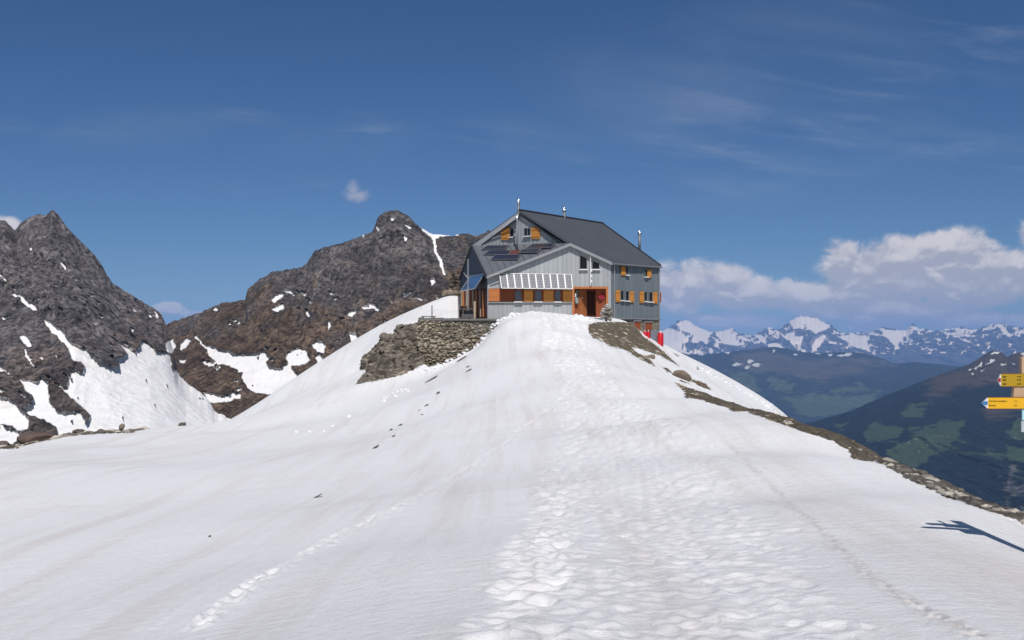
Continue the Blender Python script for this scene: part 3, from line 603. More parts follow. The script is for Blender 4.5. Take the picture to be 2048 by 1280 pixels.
hsn = n.m('ADD', n.m('MULTIPLY', n.m('ADD', rip, n.m('MULTIPLY', fl2, .25)), .03), n.m('MULTIPLY', n.noise(pos, 9, 8, .75), .035))
hgr = n.m('ADD', n.m('MULTIPLY', n.noise(pos, 4, 7, .75), .35), n.m('MULTIPLY', vv.outputs['Distance'], -.15))
hh = n.n('ShaderNodeMix', {0: sf, 2: hsn, 3: hgr}).outputs[0]
b = n.n('ShaderNodeBump', {'Height': hh, 'Strength': .9, 'Distance': 1.0}); n.t.links.new(b.outputs[0], pr.inputs['Normal'])
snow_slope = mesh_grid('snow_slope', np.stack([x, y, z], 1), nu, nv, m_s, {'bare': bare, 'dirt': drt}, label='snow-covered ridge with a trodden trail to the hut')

# ------------------------------------------------------------ hut
M_clad = simple('grey_metal_cladding', (.47, .478, .485), .55, .15, .10, .8, spec=.4, stretch=(3, 3, .25))
def clad(name, col, u, pitch):
    m, n, pr = mat(name); pos = n.n('ShaderNodeNewGeometry').outputs['Position']
    d = n.n('ShaderNodeVectorMath', {0: pos, 1: tuple(u)}, operation='DOT_PRODUCT').outputs['Value']; q = n.m('DIVIDE', d, pitch)
    wn = n.n('ShaderNodeTexWhiteNoise', {'W': n.m('FLOOR', q)}, noise_dimensions='1D').outputs['Value']; fr = n.m('FRACT', q)
    line = n.m('LESS_THAN', fr, .12)  # seam shading put into the colour, as frontal sun gives the ribs none
    st = n.noise(n.vm('MULTIPLY', pos, (3, 3, .18)), 1.2, 6, .65)
    k = n.m('ADD', n.m('ADD', n.m('MULTIPLY', wn, .16), .88), n.m('MULTIPLY', n.m('SUBTRACT', st, .5), .45)); k = n.m('SUBTRACT', k, n.m('MULTIPLY', line, .24))
    c = n.vm('SCALE', col); n.t.links.new(k, c.node.inputs['Scale']); n.t.links.new(c, pr.inputs['Base Color'])
    pr.inputs['Roughness'].default_value = .55; pr.inputs['Metallic'].default_value = .15; return m
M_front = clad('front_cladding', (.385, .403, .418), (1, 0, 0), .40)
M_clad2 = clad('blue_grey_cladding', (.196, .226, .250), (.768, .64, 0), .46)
M_clad3 = simple('dark_gable_cladding', (.075, .082, .098), .6, .1, .12, .8, spec=.3, stretch=(3, 3, .25))  # left gable, much darker than the front cladding
M_roof = simple('grey_metal_roof', (.116, .124, .138), .50, .25, .12, .5, spec=.4)
M_trim = simple('pale_metal_trim', (.33, .335, .345), .4, .4, .05)
M_dark = simple('dark_trim', (.035, .038, .045), .5, .1)
M_wood = simple('orange_wood', (.46, .155, .045), .7, 0, .35, 2, stretch=(.6, .6, 6))
M_woodd = simple('red_brown_wood', (.27, .070, .026), .75, 0, .3, 2, stretch=(6, 6, .5))
M_shut = simple('yellow_orange_shutter', (.56, .235, .045), .65, 0, .25, 2.5, stretch=(.6, .6, 5))
M_inner = simple('dark_interior', (.05, .018, .012), .9)
M_stone = simple('terrace_stone', (.27, .232, .180), .9, 0, .45, 2.2, .7, .2, tone=1.0)
M_stoneb = simple('stone_basement', (.23, .205, .17), .9, 0, .5, 2.4, .8, .2, tone=1.0)
M_conc = simple('grey_concrete', (.17, .165, .155), .9, 0, .2, 2, .3)
M_chrome, n_, p_ = mat('polished_steel'); p_.inputs['Base Color'].default_value = (.8, .8, .82, 1); p_.inputs['Metallic'].default_value = 1; p_.inputs['Roughness'].default_value = .22
M_steel = simple('dull_steel', (.20, .21, .23), .5, .2, .1)
M_red = simple('red_paint', (.55, .012, .02), .35, 0, .1, 3)
M_white = simple('white_paint', (.75, .75, .74), .4, 0, .05)
M_post = simple('weathered_post', (.40, .31, .22), .85, 0, .3, 6, .3, stretch=(3, 3, .6))
M_greyw = simple('grey_weathered_wood', (.14, .13, .12), .85, 0, .3, 5, .3)
M_glass, n_, p_ = mat('window_glass'); p_.inputs['Base Color'].default_value = (.015, .014, .018, 1); p_.inputs['Roughness'].default_value = .3; p_.inputs['Specular IOR Level'].default_value = .12
M_glassb, n_, p_ = mat('pale_window_glass'); p_.inputs['Base Color'].default_value = (.09, .11, .14, 1); p_.inputs['Roughness'].default_value = .25
M_coll, n_, p_ = mat('blue_collector_glass'); p_.inputs['Base Color'].default_value = (.028, .065, .15, 1); p_.inputs['Roughness'].default_value = .18; p_.inputs['Specular IOR Level'].default_value = .9
M_pvd, n_, p_ = mat('dark_roof_panel'); p_.inputs['Base Color'].default_value = (.03, .034, .055, 1); p_.inputs['Roughness'].default_value = .3
M_redrefl = simple('reddish_reflection', (.16, .06, .045), .6, .2)  # red tone of a reflection, used as base colour
def grid_mat():
    m, n, pr = mat('solar_cells')
    tc = n.n('ShaderNodeUVMap').outputs[0]; sp = n.n('ShaderNodeSeparateXYZ', {0: tc})
    def lines(v, k, w_): f = n.m('FRACT', n.m('MULTIPLY', v, k)); return n.m('MAXIMUM', n.m('LESS_THAN', f, w_), n.m('GREATER_THAN', f, 1-w_))
    l = n.m('MAXIMUM', lines(sp.outputs[0], 4, .10), lines(sp.outputs[1], 9, .10))
    n.t.links.new(n.mix(l, (.105, .10, .125), (.36, .36, .38)), pr.inputs['Base Color']); pr.inputs['Roughness'].default_value = .35
    return m
M_cells = grid_mat()

A2 = P(975, 550, 88); GA = P(1140, 487, 88); A3 = P(1222, 523, 88)
BW = np.array([13.63, 92.1, 6.9]); WA = P(945, 490, 98.2); Zp = np.array([-5.65, 108.7, 6.5]); K_ = P(1125, 485, 89); L_ = P(958, 492, 97.1)
R1 = P(1040, 421, 92.8); GT = None; R2 = P(1205, 447, 103.0); CB = np.array([5.2, 113.5, 6.6]); ZB = 1.55
hut = empty('mountain_hut', (4, 90, 1.8), 'large grey metal-clad mountain hut with orange shutters on the snow ridge', 'mountain hut')
def on_plane(px, py, p0, nrm, off=0.0):
    d = P(px, py, 1.0); p0 = p0+nrm*off; t = (p0@nrm)/(d@nrm); return d*t
nF = np.array([0., -1, 0])
eR = (BW-A3)*[1, 1, 0]; eR /= np.linalg.norm(eR); nR = np.array([eR[1], -eR[0], 0])
eG = (K_-L_)*[1, 1, 0]; eG /= np.linalg.norm(eG); nG = np.array([eG[1], -eG[0], 0]); GT = (lambda d: d*((K_@nG)/(d@nG)))(P(1037, 431, 1.0)); LT = (lambda d: d*((K_@nG)/(d@nG)))(P(958, 492, 1.0))
eW = (WA-A2)*[1, 1, 0]; eW /= np.linalg.norm(eW); nW = np.array([-eW[1], eW[0], 0])
def dn(p, zz): return np.array([p[0], p[1], zz])
X_ = lambda px: (px-CX)*.044
Z_ = lambda py: (HY-py)*.044
# walls: front facade in pieces round the porch opening, other walls as slabs
wl = MB(); T = .25
pl, prr, pt = 1144.5, 1216, 573.5
def ztop(px): return (np.interp(px, [975, 1140, 1222], [550, 487, 523])+3)
def fpoly(pts, th=T, y0=88.0): return [np.array([X_(a), y0, Z_(b)]) for a, b in pts]
wl.prism(fpoly([(975, 645), (pl, 645), (pl, ztop(pl)), (1140, ztop(1140)), (975, ztop(975))]), (0, T, 0))
wl.prism(fpoly([(pl, pt), (prr, pt), (prr, ztop(prr)), (pl, ztop(pl))]), (0, T, 0))
wl.prism(fpoly([(prr, 645), (1222, 645), (1222, ztop(1222)), (prr, ztop(prr))]), (0, T, 0))
a3i = A3-[0, 0, .15]; bwi = BW-[0, 0, .15]
wl.prism([dn(LT, 7.0), dn(K_, 7.0), K_, GT, LT], -nG*T)
wl.prism([dn(BW, ZB), dn(CB, ZB), CB, R2-[0, 0, .2], bwi], np.array([-.25, -.1, 0]))
wl.prism([dn(Zp, ZB), dn(CB, ZB), CB, Zp], np.array([0, -.25, 0]))
walls = wl.build('wall', M_front, hut)
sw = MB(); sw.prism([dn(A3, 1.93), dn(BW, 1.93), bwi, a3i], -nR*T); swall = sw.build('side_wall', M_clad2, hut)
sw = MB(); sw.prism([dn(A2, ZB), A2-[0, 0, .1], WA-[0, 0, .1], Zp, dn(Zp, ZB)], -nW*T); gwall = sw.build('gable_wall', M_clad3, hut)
# standing seams as slim ribs
def ribs(mb, poly, u, v, nrm, step, wd=.028, ht=.035, start=.2):
    """ribs run along v, spaced along u; poly planar"""
    o = poly[0]; q = np.array([((p-o)@u, (p-o)@v) for p in poly]); s = q[:, 0].min()+start
    while s < q[:, 0].max()-.05:
        xs = []
        for k in range(len(q)):
            a, b = q[k], q[(k+1) % len(q)]
            if (a[0]-s)*(b[0]-s) < 0: xs.append(a[1]+(b[1]-a[1])*(s-a[0])/(b[0]-a[0]))
        xs.sort()
        for a, b in zip(xs[::2], xs[1::2]):
            if b-a > .1:
                c = o+u*s+v*(a+b)/2+nrm*ht*.5
                mb.box(c, (wd/2, (b-a)/2, ht/2), (u, v, nrm))
        s += step
zz = np.array([0, 0, 1.]); xx = np.array([1., 0, 0])
sm = MB()
for pts in ([(975, 645), (pl, 645), (pl, 604), (975, 604)], [(975, 577), (1143, 577), (1140, ztop(1140)), (975, ztop(975))], [(pl, pt-1), (prr, pt-1), (prr, ztop(prr)), (1140, ztop(1140)), (pl, ztop(pl))], ):
    ribs(sm, fpoly(pts), xx, zz, nF, .41)
ribs(sm, [dn(LT, 8), dn(K_, 8), K_, GT, LT], eG, zz, nG, .5, .028, .03)
sub(sm, 'standing_seam', M_clad, walls)
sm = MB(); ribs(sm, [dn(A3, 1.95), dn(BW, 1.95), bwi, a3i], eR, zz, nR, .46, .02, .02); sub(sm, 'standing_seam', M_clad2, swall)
# base ledge and stone basement on the side facade
lg = MB(); lg.box((dn(A3, 1.90)+dn(BW, 1.90))/2+nR*.06, (np.linalg.norm(BW-A3)/2, .12, .05), (eR, nR, zz)); lg.build('base_ledge', M_trim, hut)
bs = MB(); A3z = dn(A3, 1.84); BWz = dn(BW, 1.84)
bs.prism([dn(A3, -2.5), dn(BW, -2.5), BWz, A3z], -nR*.4)
bs.prism([dn(BW, -2.5), dn(BW+np.array([-1.5, 4, 0]), -2.5), dn(BW+np.array([-1.5, 4, 0]), 1.84), BWz], np.array([-.4, -.1, 0]))
Lr = np.linalg.norm(BW[:2]-A3[:2])
for k in range(120):
    u_ = rng.uniform(.1, Lr-.1); c = dn(A3, 0)+eR*u_+zz*rng.uniform(-1.5, 1.7)
    if any(abs((c-A3)@eR-on) < .5 for on in ()): continue
    bs.rock(c, (rng.uniform(.14, .3), .06, rng.uniform(.09, .18)), k+500, ax=(eR, nR, zz))
base = bs.build('stone_basement', M_stoneb, hut)
for (a, b, c, d) in ((1267.5, 642.5, 1281, 665), (1289, 644.5, 1304, 660), (1243, 641.5, 1257, 645)):
    w_ = MB(); p1, p2, p3, p4 = [on_plane(q[0], q[1], A3, nR, .085) for q in ((a, d), (c, d), (c, b), (a, b))]
    w_.prism([p1, p2, p3, p4], -nR*.06); dd = w_.build('basement_door' if d > 650 else 'basement_window', M_woodd if d > 650 else M_glass, hut)
    if d > 650:
        fr = MB(); fr.prism([p4+nR*.02-zz*.02-eR*.06, p3+nR*.02-zz*.02+eR*.06, p3+nR*.02+zz*.1+eR*.06, p4+nR*.02+zz*.1-eR*.06], nR*.05)
        fr.prism([p1+nR*.02-eR*.08, p1+nR*.02, p4+nR*.02-zz*.03, p4+nR*.02-zz*.03-eR*.08], nR*.05); sub(fr, 'door_frame', M_trim, dd)
fb = MB(); c = P(1308, 672, 91.0); fb.box(dn(c, -.45), (.36, .5, 1.35)); fb.build('foundation_block', simple('blue_grey_concrete', (.15, .17, .20), .8), hut)
# roofs
def slab(mb, tri, t=.22): mb.prism(tri, (0, 0, -t))
OG = P(1141, 486, 87.6); OA3 = P(1224, 524, 87.6); OB = P(1321.5, 531, 91.9); OW = P(944, 489, 98.4); OA2 = P(973.5, 551.5, 87.55)
K2 = P(1124, 484.5, 88.9)
rf = MB()
slab(rf, [R1, OG, OA3]); slab(rf, [R1, OA3, R2]); slab(rf, [R2, OA3, OB]); slab(rf, [R2, OB, CB+[0.3, 0, 0]]) if False else None
slab(rf, [R1, R2, CB, Zp+[0, 0, .3]]) ; slab(rf, [R1, Zp+[0, 0, .3], OW]); 
main_roof = rf.build('main_roof', M_roof, hut)
sr = MB()
dv = (R2-R1)/np.linalg.norm(R2-R1)
for tri in ([R1, OG, OA3], [R1, OA3, R2], [R2, OA3, OB]):
    nn = np.cross(tri[1]-tri[0], tri[2]-tri[0]); nn /= np.linalg.norm(nn); nn *= np.sign(nn[2])
    v_ = np.cross(nn, dv); v_ /= np.linalg.norm(v_); u_ = np.cross(v_, nn)
    ribs(sr, tri, u_, v_, nn, .55, .035, .02)
sub(sr, 'standing_seam', M_roof, main_roof)
rc = MB(); rc.tube([R1-dv*.1+zz*.05, R2+dv*.1+zz*.05], .10, 6); rc.tube([R2+zz*.04, OB+zz*.03], .07, 6); sub(rc, 'ridge_cap', M_dark, main_roof)
lr = MB(); lowpoly = [OA2, OG, K2+[0, .1, 0], L_+[0, .1, .05], OW]
o0 = lowpoly[0]
slab(lr, [lowpoly[0], lowpoly[1], lowpoly[2]], .2); slab(lr, [lowpoly[0], lowpoly[2], lowpoly[3]], .2); slab(lr, [lowpoly[0], lowpoly[3], lowpoly[4]], .2)
low_roof = lr.build('lower_roof', simple('light_metal_roof', (.185, .195, .215), .5, .2, .12, .6), hut)
nL = np.cross(OG-OA2, L_-OA2); nL /= np.linalg.norm(nL); nL *= np.sign(nL[2])
u_ = (OG-OA2)/np.linalg.norm(OG-OA2); v_ = np.cross(nL, u_)
sr = MB(); ribs(sr, [lowpoly[0], lowpoly[1], lowpoly[3], lowpoly[4]], u_, v_, nL, .6, .035, .03); sub(sr, 'standing_seam', M_roof, low_roof)
# fascias / bargeboards
def board(mb, a, b, dh, dd, nrm): a = np.array(a); b = np.array(b); mb.prism([a, b, b-zz*dh, a-zz*dh], nrm*dd)
fa = MB(); board(fa, OG-zz*.02, OA3-zz*.02, .26, .06, nF); fa.build('bargeboard', M_trim, hut)
fa = MB(); board(fa, OA2-zz*.02, OG-zz*.02, .24, .06, nF); fa.build('bargeboard', M_trim, hut)
fa = MB(); fa.prism([P(1038, 424, 92.7), P(945, 491, 98.1), P(960, 493, 97.3), P(1033, 439, 92.6)], nG*-.12); fa.build('bargeboard', M_clad, hut)
fa = MB(); board(fa, R1+nG*.05-zz*.22, K2+nG*.05-zz*.1, .13, .12, nG); board(fa, P(1033, 438, 92.5), P(960, 492, 97.2), .13, .1, nG); fa.build('dark_edge_trim', M_dark, hut)
fa = MB(); fa.tube([OW-zz*.1+nW*.1, OA2-zz*.1+nW*.1], .09, 6); fa.tube([OW-zz*.1+nW*.1, Zp+nW*.1], .09, 6); fa.build('dark_edge_trim', M_dark, hut)
gt = MB(); gt.tube([OA3-zz*.18+nR*.12, OB-zz*.18+nR*.12], .09, 8); gt.build('gutter', M_steel, hut)
gt = MB(); gt.tube([P(981, 552.5, 87.3), P(999, 547, 87.3)], .05, 6); gt.build('gutter', M_trim, hut)
for (a, t0, b0) in ((1229, 525, 645), (1318, 533, 668)):
    g = MB(); p = on_plane(a, t0, A3, nR, .12); q = on_plane(a, b0, A3, nR, .12); g.tube([dn(p, p[2]), dn(p, q[2])], .06, 8)
    for zb in (.3, .7): c = p*(1-zb)+dn(p, q[2])*zb; g.tube([c-zz*.04, c+zz*.04], .08, 8)
    g.build('downpipe', M_trim, hut)
# windows and shutters
def quad(mb, a, b, c, d, p0, nrm, off, th, top2=None):     # px rect a..c, py b..d on a wall plane
    t2 = b if top2 is None else top2
    mb.prism([on_plane(a, d, p0, nrm, off), on_plane(c, d, p0, nrm, off), on_plane(c, t2, p0, nrm, off), on_plane(a, b, p0, nrm, off)], -nrm*th)
def window(a, b, c, d, p0, nrm, top2=None, glass=None, fmat=None, name='window', sill=True, bar=False):
    e = zz; u = np.cross(zz, nrm); u = u if (u@xx) > 0 else -u
    fr = MB(); t2 = b if top2 is None else top2; o = .06
    c1, c2, c3, c4 = [on_plane(q[0], q[1], p0, nrm, o) for q in ((a, d), (c, d), (c, t2), (a, b))]
    f = .05
    for s, t in ((c1, c2), (c2, c3), (c3, c4), (c4, c1)):
        ax = (t-s)/np.linalg.norm(t-s); fr.box((s+t)/2, (np.linalg.norm(t-s)/2+f/2, f/2, .05), (ax, np.cross(nrm, ax), nrm))
    if bar: fr.box((c1+c2+c3+c4)/4, (.02, np.linalg.norm(c1-c4)/2, .04), (u, zz, nrm))
    fo = fr.build(name, fmat or M_trim, hut)
    g = MB(); quad(g, a, b, c, d, p0, nrm, .035, .02, top2); sub(g, 'pane', glass or M_glass, fo)
    if sill: g = MB(); g.box((c1+c2)/2+nrm*.08-zz*.07, (np.linalg.norm(c2-c1)/2+.08, .12, .04), (u, nrm, zz)); sub(g, 'sill', M_white, fo)
    return fo
def shutter(a, b, c, d, p0, nrm, m=None):
    s = MB(); quad(s, a, b, c, d, p0, nrm, .12, .06)
    u = np.cross(zz, nrm); lo = on_plane(a, d, p0, nrm, .13); hi = on_plane(c, b, p0, nrm, .13)
    wdt = abs((hi-lo)@u); hgt_ = hi[2]-lo[2]; mid = (lo+hi)/2
    for k in (-.33, .33): s.box(mid+zz*hgt_*k+nrm*.01, (wdt/2*.92, .018, .05), (u, nrm, zz))
    return s.build('shutter', m or M_shut, hut)
tb = MB(); tb.prism(fpoly([(977, 603.5), (1144, 603.5), (1144, 577), (977, 577)], y0=87.93), (0, .08, 0))
for k in range(7): tb.box((X_(1060), 87.925, Z_(579+k*3.6)), (X_(1144)/2-X_(977)/2-.02, .012, .012))
band = tb.build('shaded_timber_band', M_woodd, hut)  # darker wood carries the shadow of the solar row above
FP = np.array([0, 87.93, 0.])
tl = MB(); tl.prism(fpoly([(978, 602.5), (998.5, 602.5), (998.5, 578), (978, 578)], y0=87.88), (0, .05, 0)); tl.build('lit_timber_panel', M_wood, hut)  # sunlit end of the same band, its light put into a brighter wood
for a, c in ((1029.5, 1043.5), (1069.5, 1083.5), (1109.5, 1121.5)): window(a, 580.5, c, 602.5, FP, nF, glass=M_glassb, fmat=M_woodd)
for a, c in ((1048, 1066), (1087, 1107), (1126, 1143)): shutter(a, 579.5, c, 603, FP, nF)
st = MB(); st.box((X_(1060), 87.9, Z_(605)), (X_(1144)/2-X_(977)/2, .07, .04)); st.build('drip_sill', M_trim, hut)
F0 = np.array([0, 88., 0])
window(1159.5, 509.5, 1174, 538, F0, nF, top2=517); window(1184, 521, 1199, 538, F0, nF, top2=527)
G0 = K_
window(1020, 457, 1028, 473.5, G0, nG, bar=False); shutter(1002, 455, 1019, 480, G0, nG)
window(1048.5, 456.5, 1061, 471.5, G0, nG, bar=True); shutter(1062.5, 454, 1079, 477.5, G0, nG)
for (s, wn) in (((1243, 533, 1251, 551), (1251.5, 534, 1256, 549)), ((1295, 539, 1303, 556), (1289.5, 539.5, 1294.5, 553)),
                ((1232, 580.5, 1240.5, 604), (1241, 581.5, 1247, 600)), ((1259, 583, 1268, 605), (1251, 582.5, 1257.5, 601)),
                ((1280, 583, 1288, 606), (1288.5, 584, 1294, 602)), ((1306, 584.5, 1315, 607), (1298, 584.5, 1304.5, 603))):
    shutter(*s, A3, nR); window(*wn, A3, nR, fmat=M_clad2)  # shaded reveals beside the shutters are built as narrow dark panes
es = MB(); es.box(np.array([13.72, 92.6, Z_(595)*92.4/88]), (.06, .3, .45)); es.build('shutter', M_woodd, hut)
# porch recess
pc = MB(); xl, xr, zt, zb = X_(pl), X_(prr), Z_(pt), 1.72; dp = 2.0
pc.box(((xl+xr)/2, 88+dp, (zt+zb)/2), ((xr-xl)/2, .05, (zt-zb)/2)); pc.box((xl-.05, 88+dp/2+.13, (zt+zb)/2), (.05, dp/2-.1, (zt-zb)/2)); pc.box((xr+.05, 88+dp/2+.13, (zt+zb)/2), (.05, dp/2-.1, (zt-zb)/2))
pc.box(((xl+xr)/2, 88+dp/2+.13, zt+.05), ((xr-xl)/2, dp/2-.1, .05))
porch = pc.build('porch_lining', M_woodd, hut)
pf = MB()
for c, h in (((xl+.09, 87.97, (zt+zb)/2), (.09, .08, (zt-zb)/2)), ((xr-.09, 87.97, (zt+zb)/2), (.09, .08, (zt-zb)/2)), (((xl+xr)/2, 87.97, zt-.09), ((xr-xl)/2-.18, .08, .09))): pf.box(c, h)
pf.build('porch_frame', M_wood, hut)
pfl = MB(); pfl.box(((xl+xr)/2, 88.9, zb-.06), ((xr-xl)/2+.2, 1.4, .06)); pfl.build('porch_floor', M_conc, hut)
def leaf(p, q, z0, z1, m, th=.05):
    d = MB(); p = np.array([*p, 0.]); q = np.array([*q, 0.]); u = (q-p)/np.linalg.norm(q-p); nn = np.array([u[1], -u[0], 0])
    d.box((p+q)/2+zz*(z0+z1)/2, (np.linalg.norm(q-p)/2, th/2, (z1-z0)/2), (u, nn, zz))
    for k in range(1, 5): d.box(p+(q-p)*k/5+nn*th*.5+zz*(z0+z1)/2, (.008, .008, (z1-z0)/2-.05), (u, nn, zz))
    return d.build('door_leaf', m, hut)
l1 = leaf((X_(1148), 88.35), (X_(1158.5), 88.45), zb, zt-.1, M_woodd)
l2 = leaf((X_(1159.5), 88.5), (X_(1176), 89.5), zb, zt-.15, simple('brown_door', (.36, .13, .045), .7, 0, .3, 2))
kb = MB(); kb.tube([(X_(1165), 88.6, Z_(595.5)), (X_(1165), 88.75, Z_(595.5))], .05, 8); sub(kb, 'handle', M_white, l2)
dk = MB(); dk.box((X_(1184), 89.9, (zt+zb)/2-.15), (.38, .03, (zt-zb)/2-.2)); dk.build('doorway_shade_slab', M_inner, hut)  # solid slab; the unlit interior's shade is put into its dark colour
l3 = leaf((X_(1194), 88.9), (X_(1213), 88.5), zb, zt-.12, M_woodd)
# chimneys
def chimney(px, yb, yt, D, r, capf=.4, name='chimney'):
    b0 = P(px, yb, D); t0 = P(px, yt, D); H = t0[2]-b0[2]; c = MB()
    c.tube([b0-zz*.3, b0+zz*H*(1-capf)], r, 12); c.tube([b0+zz*H*.12, b0+zz*H*.12+zz*.06], r*1.35, 12)
    o = c.build(name, M_steel, hut, True)
    k = MB(); z1 = b0+zz*H*(1-capf)
    k.tube([z1, z1+zz*H*capf*.1, z1+zz*H*capf*.25, z1+zz*H*capf*.5, z1+zz*H*capf*.62, z1+zz*H*capf*.8, z1+zz*H*capf], [r*1.15, r*1.3, r*1.55, r*1.35, r*.7, r*.5, r*.2], 14)
    s = sub(k, 'chimney_cap', M_chrome, o); s.data.polygons.foreach_set('use_smooth', [True]*len(s.data.polygons)); return o
chimney(1037, 428, 396, 92.9, .11, .42); chimney(1128.5, 440, 413, 98.0, .13, .42)
def plane_hit(px, py, a, b, c): nn = np.cross(b-a, c-a); return on_plane(px, py, a, nn/np.linalg.norm(nn))
ch = plane_hit(1279, 494, R2, OA3, OB); chimney(1279, 494, 460, ch[1], .13, .3)
chimney(1034.3, 497, 428, 91.2, .085, .2, 'flue_pipe')
# roof panels on the lower roof
for pts in ([(962, 499), (1010, 498), (1017, 490.5), (974, 491)], [(966, 509), (1016, 509), (1022, 500.5), (978, 501)], [(1038, 505.5), (1074, 504.5), (1082, 497), (1043, 499)], [(1050, 497), (1103, 494.5), (1110, 486.5), (1064, 488)], [(981, 519), (1034, 518.5), (1041, 509), (990, 509.5)]):
    q = [on_plane(a, b, OA2, nL, .10) for a, b in pts]; m_ = MB(); m_.prism(q, -nL*.06); o = m_.build('roof_panel', M_pvd, hut)
    f = MB()
    for s, t in zip(q, q[1:]+q[:1]): f.tube([s, t], .03, 4)
    sub(f, 'panel_frame', M_steel, o)
q = [on_plane(a, b, OA2, nL, .07) for a, b in [(1017, 508.5), (1036, 508), (1040, 500), (1023, 500.5)]]; m_ = MB(); m_.prism(q, -nL*.05); m_.build('reflecting_roof_panel', M_redrefl, hut)  # one more roof panel, with its reddish reflection painted on
m_ = MB(); m_.tube([on_plane(1028, 475, G0, nG, .1), on_plane(1029, 490, G0, nG, .5)], .05, 6); m_.tube([on_plane(1022, 475, G0, nG, .2), on_plane(1031, 474, G0, nG, .2)], .05, 6); m_.build('pipe_bracket', M_dark, hut)
# facade solar row: ten panels
TLc, TRc, BLc, BRc = P(998.5, 547, 87.85), P(1143, 549, 87.85), P(1002.5, 576.5, 86.95), P(1146, 578, 86.95)
for k in range(10):
    a0, a1 = k/10+.004, (k+1)/10-.004
    q = [BLc+(BRc-BLc)*a0, BLc+(BRc-BLc)*a1, TLc+(TRc-TLc)*a1, TLc+(TRc-TLc)*a0]; nn = np.cross(q[1]-q[0], q[3]-q[0]); nn /= np.linalg.norm(nn); nn *= -np.sign(nn[1])
    m_ = MB(); m_.prism(q, -nn*.04); o = m_.build('solar_panel', M_cells, hut)
    uvl = o.data.uv_layers.new(name='UVMap'); uvs = {0: (0, 0), 1: (1, 0), 2: (1, 1), 3: (0, 1)}
    for lp in o.data.loops: uvl.data[lp.index].uv = uvs[lp.vertex_index % 4]
    f = MB()
    for s, t, r_ in ((q[0], q[1], .028), (q[1], q[2], .040), (q[2], q[3], .028), (q[3], q[0], .040)): 
        ax = (t-s)/np.linalg.norm(t-s); f.box((s+t)/2+nn*.01, (np.linalg.norm(t-s)/2, r_, .03), (ax, np.cross(nn, ax), nn))
    sub(f, 'panel_frame', M_white, o)
for k in (.02, .35, .68, .98):
    m_ = MB(); m_.tube([BLc+(BRc-BLc)*k+[0, .05, 0], dn(BLc+(BRc-BLc)*k, (BLc+(BRc-BLc)*k)[2]-.0)+[0, 1.0, 0]], .025, 6); m_.build('panel_strut', M_steel, hut)
# side gable: timber slats, blue collector
for i, a in enumerate((923, 926.5, 933, 939, 946.5, 953, 960.5, 966)):
    s = MB(); yb = 612 if i < 5 else 634; top = on_plane(a, 581, A2, nW, .12); bot = dn(top, max(ZB+.05, on_plane(a, yb, A2, nW, .12)[2]))
    wd = .32 if i < 5 else .2; s.box((top+bot)/2, (wd, .05, (top[2]-bot[2])/2), (eW, nW, zz)); s.build('timber_slat', M_wood if i % 2 else M_post, hut)
s = MB(); a_, b_ = on_plane(921.5, 583, A2, nW, .05), on_plane(972, 577, A2, nW, .05); s.prism([dn(a_, 1.8), dn(b_, 1.8), b_, a_], -nW*.04); s.build('timber_wall', simple('dark_timber', (.10, .028, .018), .8, 0, .3), hut)
cl = MB(); q = [P(927, 582, 99.2)+nW*.3, P(952, 577, 89.3)+nW*.1, P(969, 547, 89.4), P(941, 552, 99.3)]; cn_ = np.cross(q[1]-q[0], q[3]-q[0]); cn_ /= np.linalg.norm(cn_)
if cn_[2] < 0: cn_ = -cn_
cl.prism(q, -cn_*.08); o = cl.build('solar_collector', M_coll, hut); f = MB()
for s, t in zip(q, q[1:]+q[:1]): f.tube([s, t], .05, 4)
sub(f, 'panel_frame', M_trim, o)
# mast by the windows of the front facade
m_ = MB(); m_.tube([(X_(1180.5), 87.75, Z_(512)), (X_(1180.5), 87.75, Z_(572))], .045, 8)
for yy_ in (541, 552, 562.5): m_.box((X_(1182.5), 87.75, Z_(yy_)), (.05, .06, .13))
pole = m_.build('facade_pole', M_white, hut)
# things hung in the porch
lz = MB(); lc = np.array([X_(1204), 88.45, Z_(592.5)])
lz.tube([lc+[0, -.06, 0], lc+[0, -.02, 0]], [.27, .27], 20); lz.tube([lc+[.2, -.08, .12], lc+[-.2, -.08, -.1]], .03, 8)
tag(lz.build('red_disc', simple('dark_red_paint_disc', (.30, .012, .03), .7, 0, .2, 3)), 'round bright red disc hung on the right door leaf of the porch', 'disc')
jk = MB(); jc = np.array([X_(1154), 88.1, 0])
jk.tube([jc+zz*Z_(578), jc+zz*Z_(581), jc+zz*Z_(585), jc+zz*Z_(590), jc+zz*Z_(597)], [.05, .13, .17, .15, .16], 10)
jo = jk.build('hanging_jacket', simple('dark_green_cloth', (.03, .035, .025), .9), None, True); tag(jo, 'dark jacket over a pale blue-grey towel hung beside the porch entrance', 'jacket')
jk = MB(); jk.tube([jc+[-.04, -.02, Z_(595)], jc+[-.03, -.02, Z_(600)], jc+[0, 0, Z_(606.5)]], [.15, .17, .14], 10); sub(jk, 'towel', simple('blue_grey_cloth', (.28, .33, .34), .9), jo)
jk = MB(); jk.tube([jc+[-.12, -.1, Z_(587)], jc+[-.13, -.1, Z_(594)]], .06, 8); sub(jk, 'label_patch', M_white, jo)

